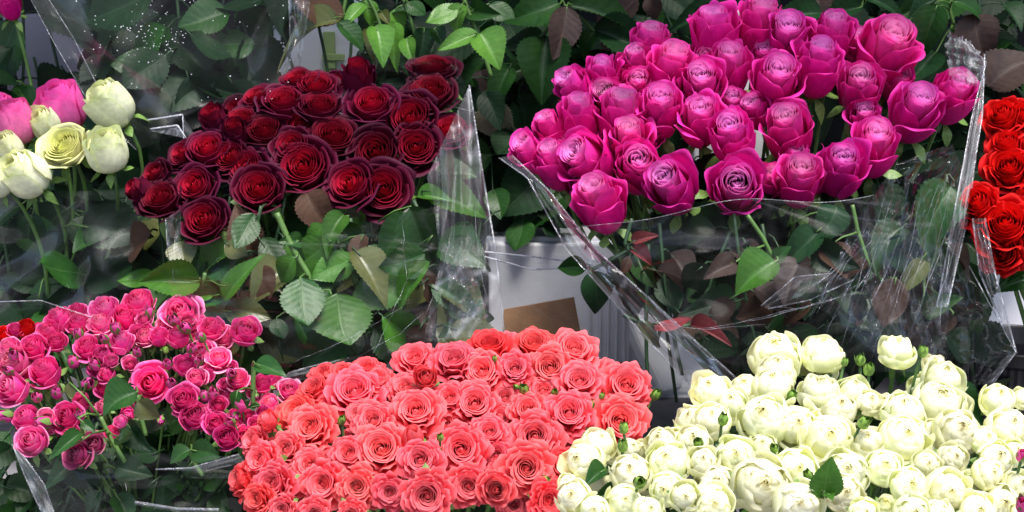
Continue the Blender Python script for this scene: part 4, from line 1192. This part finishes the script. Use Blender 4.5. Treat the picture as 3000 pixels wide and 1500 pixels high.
# ------------------------------------------------------------------ cellophane
def poly(pts, v):
    pts = [tuple(p) for p in pts]
    d = [0]
    for a, b in zip(pts, pts[1:]):
        d.append(d[-1] + math.hypot(b[0] - a[0], b[1] - a[1]) + 1e-6)
    t = v * d[-1]
    for i in range(len(pts) - 1):
        if t <= d[i + 1] or i == len(pts) - 2:
            k = (t - d[i]) / (d[i + 1] - d[i])
            return tuple(pts[i][j] + (pts[i + 1][j] - pts[i][j]) * k for j in range(3))


def film_sheet(root, name, Lp, Rp, D, mat, bulge=.03, amp=.006, freq=3.0, n=(46, 46), edges='', seed=1, er=.0007, tear=0.0, em='film_edge', wave=0.0):
    """a limp sheet between two outlines; Lp, Rp: (x, y[, extra depth])"""
    g = np.random.default_rng(seed)
    Lp = [(p[0], p[1], p[2] if len(p) > 2 else 0) for p in Lp]
    Rp = [(p[0], p[1], p[2] if len(p) > 2 else 0) for p in Rp]
    nv, nu = n
    waves = [(g.uniform(-1, 1) * freq, g.uniform(-1, 1) * freq, g.uniform(0, 6.28), g.uniform(.4, 1)) for _ in range(5)]
    ridges = [(g.uniform(0, 6.28), g.uniform(3, 7) * freq / 3, g.uniform(0, 6.28), g.uniform(.3, 1)) for _ in range(4)]
    P = {}
    for j in range(nv):
        v = j / (nv - 1)
        a, b = poly(Lp, v), poly(Rp, v)
        for i in range(nu):
            u = i / (nu - 1)
            x, y, e = (a[k] + (b[k] - a[k]) * u for k in range(3))
            y += wave * (1 - v) * (math.sin(5.3 * u + seed) + .6 * math.sin(11.7 * u + 2 * seed))
            d = D + e - bulge * math.sin(math.pi * u)
            h = sum(w[3] * math.sin(6.28 * (w[0] * u + w[1] * v) + w[2]) for w in waves)
            h += sum(r[3] * 1.6 * (1 - abs(math.sin(r[1] * (u * math.cos(r[0]) + v * math.sin(r[0])) + r[2] + .5 * math.sin(3 * v)))) ** 3 for r in ridges)
            if tear and (i in (0, nu - 1) or j in (0, nv - 1)):
                x += g.uniform(-tear, tear); y += g.uniform(-tear, tear)
            P[i, j] = at(x, y, d - amp * h)
    off = Vector(root.location)
    vs = [P[i, j] - off for j in range(nv) for i in range(nu)]
    fs = [(j * nu + i, j * nu + i + 1, (j + 1) * nu + i + 1, (j + 1) * nu + i) for j in range(nv - 1) for i in range(nu - 1)]
    o = link(name, mesh_from(name, [tuple(q) for q in vs], fs, [M[mat]]), root)
    for c in edges:
        line = {'l': [P[0, j] for j in range(nv)], 'r': [P[nu - 1, j] for j in range(nv)], 't': [P[i, 0] for i in range(nu)], 'b': [P[i, nv - 1] for i in range(nu)]}[c]
        mb = MB()
        mb.tube([q - off for q in line], er, 5)
        mb.build('hem', M[em], o)
    return o


def wrap(label, x, y, D, name='cellophane_wrap', cat='cellophane'):
    r = empty(name, at(x, y, D))
    return tag(r, label, cat, 'clear cellophane wrapped round the bunches')


w = wrap('large clear film veiling the dark leaves at top left', 560, 420, 2.36)
film_sheet(w, 'sheet', [(70, -40), (150, 110), (260, 300), (400, 440)], [(870, -40), (885, 120), (870, 270), (700, 330)], 2.36, 'film_soft', .08, .008, 2.2, edges='l', seed=3)
film_sheet(w, 'fold', [(85, -20), (160, 120), (250, 290)], [(125, -30), (215, 110), (300, 280)], 2.33, 'film', .004, .004, 4, (40, 10), 'r', 4)
film_sheet(w, 'fold', [(845, -30), (850, 120), (800, 330)], [(915, -30), (890, 130), (860, 300)], 2.33, 'film_fold', .01, .004, 3, (40, 12), 'l', 5)
mb = MB()
ph_ = [(0, 0, 1), (.8, 0, .5), (.25, .76, .5), (-.65, .47, .5), (-.65, -.47, .5), (.25, -.76, .5), (.8, 0, -.3), (.25, .76, -.3), (-.65, .47, -.3), (-.65, -.47, -.3), (.25, -.76, -.3)]
pf_ = [(0, 1 + k, 1 + (k + 1) % 5) for k in range(5)] + [(1 + k, 6 + k, 6 + (k + 1) % 5, 1 + (k + 1) % 5) for k in range(5)]
for k in range(170):
    if k < 110: x, y = random.gauss(445, 55), random.gauss(105, 45)
    else: x, y = random.uniform(200, 850), random.uniform(0, 300)
    c = at(x, y, 2.25 + random.uniform(-.004, .004)) - Vector(w.location)
    rr = random.uniform(.0005, .0012)
    mb.add([tuple(c + Vector(p) * rr) for p in ph_], pf_)
tag(mb.build('water_drops', M['drop'], w), kind='stuff')
w = wrap('clear film over the shaded leaves under the white roses', 250, 930, 2.1)
film_sheet(w, 'sheet', [(-60, 560), (-60, 720), (-60, 950)], [(480, 560), (520, 700), (500, 960)], 2.27, 'film_soft', .04, .008, 2.5, seed=7)
film_sheet(w, 'fold', [(-40, 885), (120, 880), (270, 930)], [(-40, 915), (120, 910), (270, 945)], 1.98, 'film', .004, .003, 3, (30, 8), 'l', 8)
w = wrap('clear film wrapped round the dark red roses with wide crinkled right side', 1000, 1080, 2.0)
film_sheet(w, 'sheet', [(480, 800), (540, 930), (660, 1090)], [(1300, 600, .02), (1380, 860), (1440, 1030)], 1.99, 'film', .05, .010, 3.2, edges='', seed=11)
film_sheet(w, 'side_panel', [(1250, 520), (1270, 590), (1290, 760), (1240, 1000)], [(1375, 250, .12), (1408, 470, .06), (1450, 720), (1478, 980)], 2.02, 'film_milky', .02, .010, 3.5, edges='r', seed=12, er=.0012)
film_sheet(w, 'back_panel', [(975, 60), (985, 150), (1010, 230)], [(1250, 190), (1340, 190), (1395, 330)], 2.34, 'film', .03, .012, 3, edges='b', seed=13)
film_sheet(w, 'fold', [(485, 640), (490, 720), (500, 830)], [(530, 610), (530, 720), (545, 830)], 2.06, 'film_milky', .01, .008, 4, (30, 12), 'l', 14)
film_sheet(w, 'fold', [(1290, 720), (1310, 820), (1350, 960)], [(1350, 690), (1390, 800), (1430, 930)], 1.99, 'film_fold', .015, .012, 5, (30, 16), '', 15, tear=6)
w = wrap('clear film wrapped round the magenta roses with rolled left edge', 2300, 1120, 2.0)
film_sheet(w, 'sheet', [(1640, 672, .03), (1720, 790), (1850, 930), (2010, 1090)], [(2560, 560, .02), (2740, 650, .02), (2790, 830), (2760, 1090)], 1.96, 'film', .06, .009, 2.6, (60, 60), 't', 21, er=.0004, wave=16)
film_sheet(w, 'fold', [(1462, 462, .08), (1545, 520, .05), (1660, 730, .0), (1830, 920), (2030, 1140)], [(1500, 455, .08), (1610, 560, .04), (1745, 730), (1995, 960), (2165, 1115)], 1.97, 'film_fold', .015, .006, 3, (60, 14), 'lr', 22, er=.001)
film_sheet(w, 'fold', [(2890, 180, .12), (2850, 330, .08), (2800, 600, .02), (2745, 900)], [(2885, 160, .12), (2878, 340, .08), (2860, 450, .05), (2835, 640, .02), (2775, 900)], 2.0, 'film_milky', .01, .007, 3, (60, 12), 'lr', 23, er=.001)
film_sheet(w, 'gathered_corner', [(2790, 420, .04), (2620, 480), (2480, 700), (2390, 900)], [(2830, 520, .04), (2800, 700), (2760, 900), (2740, 1060)], 1.955, 'film_streak', .02, .008, 5, (60, 60), '', 24)
film_sheet(w, 'fold', [(2230, 895), (2330, 810), (2440, 800)], [(2250, 905), (2370, 880), (2500, 820)], 1.93, 'film_fold', .01, .004, 3, (20, 20), 'lr', 25)
film_sheet(w, 'fold', [(2780, 90, .15), (2770, 150, .15), (2790, 230, .12)], [(2850, 130, .15), (2875, 170, .14), (2880, 260, .12)], 2.0, 'film_milky', .02, .008, 4, (24, 24), 'r', 26, tear=8)
w = wrap('loose shiny film stretched before the white crate and cardboard', 1600, 900, 2.34)
film_sheet(w, 'sheet', [(1455, 735), (1460, 800), (1470, 900)], [(1770, 760), (1740, 830), (1720, 960)], 2.36, 'film', .03, .014, 2.4, edges='', seed=31)
film_sheet(w, 'fold', [(1420, 738), (1560, 752), (1730, 775)], [(1420, 752), (1560, 790), (1730, 782)], 2.32, 'film_fold', .012, .006, 3, (40, 12), 'lr', 32, er=.0014, em='film_glint')
w = wrap('crumpled dark film standing behind the cream roses at right', 2900, 1130, 1.9)
film_sheet(w, 'sheet', [(2560, 1010), (2600, 1080), (2760, 1150)], [(2840, 780), (2975, 1030), (2905, 1120)], 1.93, 'film_streak', .03, .016, 4, edges='r', seed=41)
film_sheet(w, 'fold', [(2850, 640), (2870, 800), (2940, 960)], [(2885, 640), (2915, 800), (2978, 1035)], 1.95, 'film_fold', .012, .007, 4, (40, 14), 'lr', 42, er=.0012)
film_sheet(w, 'fold', [(2975, 1035), (2920, 1110), (2880, 1170)], [(2940, 1045), (2910, 1090), (2860, 1160)], 1.93, 'film_milky', .01, .006, 4, (24, 10), 'l', 43)
w = wrap('clear film round the pink spray roses at bottom left', 400, 1560, 1.8)
film_sheet(w, 'sheet', [(40, 1310), (90, 1410), (170, 1540)], [(740, 1340), (720, 1430), (700, 1540)], 1.76, 'film', .05, .010, 2.6, edges='', seed=51)
film_sheet(w, 'fold', [(35, 1300), (75, 1400), (130, 1520)], [(65, 1330), (130, 1420), (165, 1520)], 1.75, 'film_milky', .006, .004, 3, (34, 10), 'lr', 52)
film_sheet(w, 'fold', [(455, 1375), (560, 1370), (700, 1330)], [(480, 1378), (600, 1382), (720, 1355)], 1.73, 'film_milky', .006, .003, 3, (30, 10), 'l', 53)
film_sheet(w, 'fold', [(395, 1470), (520, 1490), (640, 1492)], [(395, 1478), (520, 1500), (640, 1502)], 1.70, 'film_fold', .004, .003, 3, (30, 6), 'l', 54, er=.0012)
w = wrap('grey film bent behind the top edge of the coral roses', 900, 1100, 2.0)
film_sheet(w, 'sheet', [(800, 1130), (850, 1090), (960, 1060)], [(900, 1110), (1000, 1090), (1060, 1040)], 1.93, 'film_milky', .02, .010, 3, (30, 30), 'l', 55)


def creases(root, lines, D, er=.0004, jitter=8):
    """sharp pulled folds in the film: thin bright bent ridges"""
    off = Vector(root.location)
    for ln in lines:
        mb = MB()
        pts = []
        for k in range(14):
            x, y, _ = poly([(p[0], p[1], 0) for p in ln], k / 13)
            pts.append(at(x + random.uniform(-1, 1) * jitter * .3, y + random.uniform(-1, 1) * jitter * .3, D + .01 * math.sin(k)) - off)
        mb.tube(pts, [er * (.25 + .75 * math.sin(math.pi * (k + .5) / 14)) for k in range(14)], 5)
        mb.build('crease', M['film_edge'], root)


cw = {o['label']: o for o in COL.objects if o.get('category') == 'cellophane'}
mag = next(o for k, o in cw.items() if 'magenta' in k)
dred = next(o for k, o in cw.items() if 'dark red' in k)
fan = []
for k in range(17):
    t = k / 16
    bx, by = 2330 + 330 * t + random.uniform(-20, 20), 930 + 140 * t + random.uniform(-40, 40)
    tx, ty = 2500 + 330 * t + random.uniform(-40, 40), 690 - 150 * t + random.uniform(-60, 60)
    fan.append([(bx, by), ((bx + tx) / 2 + random.uniform(-14, 14), (by + ty) / 2), (tx, ty)])
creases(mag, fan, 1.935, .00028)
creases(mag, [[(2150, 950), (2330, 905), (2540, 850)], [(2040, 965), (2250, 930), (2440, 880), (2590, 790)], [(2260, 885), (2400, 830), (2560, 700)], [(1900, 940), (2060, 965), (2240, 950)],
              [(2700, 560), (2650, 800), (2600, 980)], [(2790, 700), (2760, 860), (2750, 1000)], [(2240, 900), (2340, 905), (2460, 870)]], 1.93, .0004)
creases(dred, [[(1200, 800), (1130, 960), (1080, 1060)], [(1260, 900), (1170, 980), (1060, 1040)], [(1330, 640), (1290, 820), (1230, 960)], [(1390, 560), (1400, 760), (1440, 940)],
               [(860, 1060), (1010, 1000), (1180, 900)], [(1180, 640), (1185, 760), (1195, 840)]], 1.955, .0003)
# clear box whose corner shows between the white and dark red roses
w = tag(empty('clear_box', at(480, 560, 2.42)), 'corner of a clear plastic box between white and dark red roses', 'plastic box')
off = Vector(w.location)
film_sheet(w, 'side', [(430, 352), (440, 560)], [(535, 336), (545, 560)], 2.42, 'film', .0, .001, 1, (8, 8), 't', 61, er=.0013, em='film_glint')
film_sheet(w, 'side', [(535, 336), (545, 560)], [(580, 410, .04), (590, 560, .04)], 2.42, 'film_milky', .0, .001, 1, (8, 8), 'l', 62, er=.0007, em='film_glint')
film_sheet(w, 'lip', [(440, 378), (442, 384)], [(520, 367), (545, 405)], 2.40, 'film_edge', 0, .0005, 1, (4, 12), 'tr', 63, er=.0013, em='film_glint')

# ------------------------------------------------------------------ crates, wall pieces, buckets
def prop(name, label, cat, x, y, D):
    return tag(empty(name, at(x, y, D)), label, cat)


def keep_world(parent):
    off = Vector(parent.location)
    for o in list(parent.children):
        if o.type == 'MESH' and not o.get('_k'):
            o.location = -off
            o['_k'] = 1
    for o in list(parent.children):
        if '_k' in o: del o['_k']


r = prop('white_crate', 'white ribbed plastic crate with brown cardboard leaning on it', 'crate', 1640, 1300, 2.55)
box_at('body', 1432, 700, 1842, 1330, 2.56, .30, M['plastic_white'], r)
box_at('rim', 1424, 692, 1790, 738, 2.545, .012, M['plastic_white'], r)
for xx in (1722, 1752, 1776, 1800, 1822):
    box_at('rib', xx, 760, xx + 9, 1320, 2.552, .012, M['plastic_white'], r, .003)
keep_world(r)
mb = MB()
cs = [at(1476, 908, 2.47), at(1682, 872, 2.45), at(1706, 1000, 2.44), at(1470, 1010, 2.46)]
bk = [c + Vector((0, .005, 0)) for c in cs]
mb.add([tuple(c) for c in cs + bk], [(0, 1, 2, 3), (7, 6, 5, 4), (0, 4, 5, 1), (1, 5, 6, 2), (2, 6, 7, 3), (3, 7, 4, 0)])
tag(mb.build('cardboard_sheet', M['cardboard'], smooth=False), 'torn brown cardboard sheet between dark red and coral roses', 'cardboard')
r = prop('plaster_pedestal', 'grey plaster wall foot with stepped mouldings behind the cream roses', 'pedestal', 1960, 1300, 2.68)
box_at('shaft', 1838, 640, 2200, 1130, 2.72, .2, M['greyplaster'], r, .01)
for k, (y0, y1, d) in enumerate(((1105, 1132, 2.70), (1128, 1168, 2.68), (1166, 1186, 2.665), (1184, 1225, 2.655), (1223, 1330, 2.63))):
    box_at('moulding', 1838, y0, 2260, y1, d, .2, M['greyplaster'], r, .012)
mb = MB()
a, b = at(1862, 930, 2.70), at(1960, 1150, 2.66)
d = (b - a)
rot = d.to_track_quat('Z', 'Y')
mb.box((a + b) / 2, .055, .03, d.length, rot)
o = mb.build('slanted_moulding', M['greyplaster'], r, smooth=False)
bevel(o, .008)
keep_world(r)


def bucket(name, label, cx, ytop, rad, h, D, mat, ribs=0, cat='bucket'):
    p = at(cx, ytop, D)
    root = tag(empty(name, p - Vector((0, 0, h))), label, cat)
    R = px2m(rad, D)
    prof = [(R * .72, 0), (R * .96, h * .93), (R * 1.06, h * .95), (R * 1.08, h), (R * 1.0, h), (R * .93, h * .93), (R * .7, h * .03), (0, h * .03)]
    seg = 96
    mb = MB()
    vs = []
    for i, (rr, z) in enumerate(prof):
        for k in range(seg):
            q = rr * (1 + (.012 if ribs and i < 2 and k % 2 else 0))
            vs.append((q * math.cos(2 * math.pi * k / seg), q * math.sin(2 * math.pi * k / seg), z))
    fs = [(i * seg + k, i * seg + (k + 1) % seg, (i + 1) * seg + (k + 1) % seg, (i + 1) * seg + k) for i in range(len(prof) - 1) for k in range(seg)]
    fs.append(tuple(range(seg))[::-1])
    mb.add(vs, fs)
    mb.build('body', mat, root, smooth=not ribs)
    mb = MB()
    mb.tube([(R * 1.075 * math.cos(t), R * 1.075 * math.sin(t), h) for t in np.linspace(0, 6.2832, 60)], .003, 6)
    mb.build('rim', mat, root)
    return root


bucket('bucket', 'black bucket rim beside the white crate', 1822, 1080, 50, .22, 2.44, M['plastic_black'])
bucket('bucket', 'black ribbed bucket below the red roses at the right edge', 2990, 1000, 165, .34, 2.30, M['plastic_black'], ribs=1)
r = prop('white_crate', 'plain white crate side under the red roses at right edge', 'crate', 2960, 1010, 2.55)
box_at('body', 2790, 770, 3200, 1040, 2.55, .2, M['plastic_white'], r)
keep_world(r)
r = prop('white_crate', 'white crate half hidden behind the highest magenta roses', 'crate', 2160, 480, 2.6)
box_at('body', 2035, 160, 2262, 560, 2.50, .2, M['plastic_white'], r)
box_at('rim', 2025, 148, 2272, 170, 2.49, .02, M['plastic_white'], r)
keep_world(r)
r = prop('white_board', 'small white panel edge above the highest magenta roses', 'panel', 2150, 120, 2.64)
box_at('board', 2100, 28, 2190, 140, 2.52, .02, M['whitepaint'], r)
keep_world(r)
r = prop('sign_board', 'white board with pale green bars behind the dark red roses', 'board', 950, 420, 2.75)
box_at('board', 800, -60, 1075, 400, 2.76, .03, M['whitepaint'], r)
box_at('green_bar', 948, 92, 982, 260, 2.752, .01, M['greenbar'], r, .001)
box_at('green_bar', 944, 158, 1010, 178, 2.748, .005, M['greenbar'], r, .001)
box_at('green_bar', 944, 214, 1010, 226, 2.748, .005, M['greenbar'], r, .001)
keep_world(r)
r = prop('grey_panel', 'plain grey panel showing between the leaves at top left', 'panel', 130, 320, 2.86)
box_at('board', 15, 40, 300, 330, 2.82, .03, M['panelgrey'], r)
keep_world(r)

# ------------------------------------------------------------------ descriptions
BUNCH = {'darkred': ('dark red', 'dark red bunch', 6), 'magenta': ('magenta', 'tall magenta bunch', 6), 'coral': ('coral', 'coral bunch', 9), 'cream': ('cream', 'cream bunch', 9),
         'pink': ('pink spray', 'pink spray bunch', 11), 'white': ('white', 'pale bunch at left', 3), 'red': ('bright red', 'red bunch at right edge', 4)}
ORD = ['', 'second ', 'third ', 'fourth ', 'fifth ', 'sixth ', 'seventh ', 'eighth ', 'ninth ', 'tenth ', 'eleventh ', 'twelfth ', 'thirteenth ']
ROWN = ['top', 'second', 'third', 'fourth', 'fifth', 'sixth', 'seventh', 'eighth', 'ninth', 'tenth', 'eleventh', 'twelfth']


HUE = {('white', 'lime', 'rose'): 'ruffled pale yellow', ('white', 'rosepink', 'rose'): 'bright pink', ('white', 'magenta', 'rose'): 'magenta', ('pink', 'red', 'rose'): 'red',
       ('cream', 'pink', 'bud'): 'magenta pink'}


def describe(items, colour0, noun, where, rows):
    items = sorted(items, key=lambda f: f[2])
    n = len(items)
    per = max(1, math.ceil(n / rows))
    for k in range(0, n, per):
        row = sorted(items[k:k + per], key=lambda f: f[1])
        for j, f in enumerate(row):
            rn = ROWN[k // per] + ' row' if n > per else ''
            if len(row) == 1: pos = 'alone in'
            elif j == len(row) - 1: pos = 'rightmost in'
            else: pos = ORD[j] + ('from left in' if j else 'leftmost in')
            look = f[4]
            colour = HUE.get((f[3], f[8], noun), colour0)
            if f[3] == 'coral' and f[9] != (1, 1, 1): colour = 'reddish coral'
            if f[3] == 'darkred': colour = 'near-black red' if f[10] < .85 else 'dark red'
            f[0]['label'] = ' '.join(f'{look} {colour} {noun}, {pos} {rn} of {where}'.replace('  ', ' ').split())
            f[0]['category'] = f[7]
            f[0]['group'] = f'{noun}s of the {where}'


for bname, (colour, where, rows) in BUNCH.items():
    fl = [f for f in FLOWERS if f[3] == bname]
    describe([f for f in fl if f[7] == 'rose'], colour, 'rose', where, rows)
    buds = [f for f in fl if f[7] == 'rosebud']
    for f in buds: f[4] = 'small'
    HUE[('pink', 'budgreen', 'bud')] = 'green'
    bc = {'coral': 'green', 'cream': 'green', 'pink': 'pink'}.get(bname, 'green')
    if buds: describe(buds, bc, 'bud', where, 5 if bname == 'pink' else 3)
PLACE = {'topleft': 'behind the film at top left', 'topleftdeep': 'above the white roses', 'left': 'below the white roses', 'top': 'hanging at top centre',
         'mid': 'left of the magenta roses', 'right': 'above the magenta roses', 'rightlow': 'between magenta and red roses', 'darkred': 'under the dark red roses',
         'magenta': 'under the magenta roses', 'pink': 'under the pink spray roses', 'coral': 'under the coral roses', 'cream': 'among the cream roses'}
for reg, place in PLACE.items():
    ss = sorted([q for q in STEMS if q[2] == reg], key=lambda q: q[1])
    looks = {}
    for q in ss: looks.setdefault(q[3], []).append(q)
    for look, qs in looks.items():
        for j, q in enumerate(qs):
            if len(qs) == 1: lab = f'leafy stem {look}, {place}'
            else: lab = f'leafy stem {look}, {"leftmost" if j == 0 else "rightmost" if j == len(qs) - 1 else ORD[j] + "from left"}, {place}'
            wds = lab.split()
            q[0]['label'] = ' '.join(wds[:16])
            q[0]['category'] = 'leafy stem'
            q[0]['group'] = 'leafy rose stems'
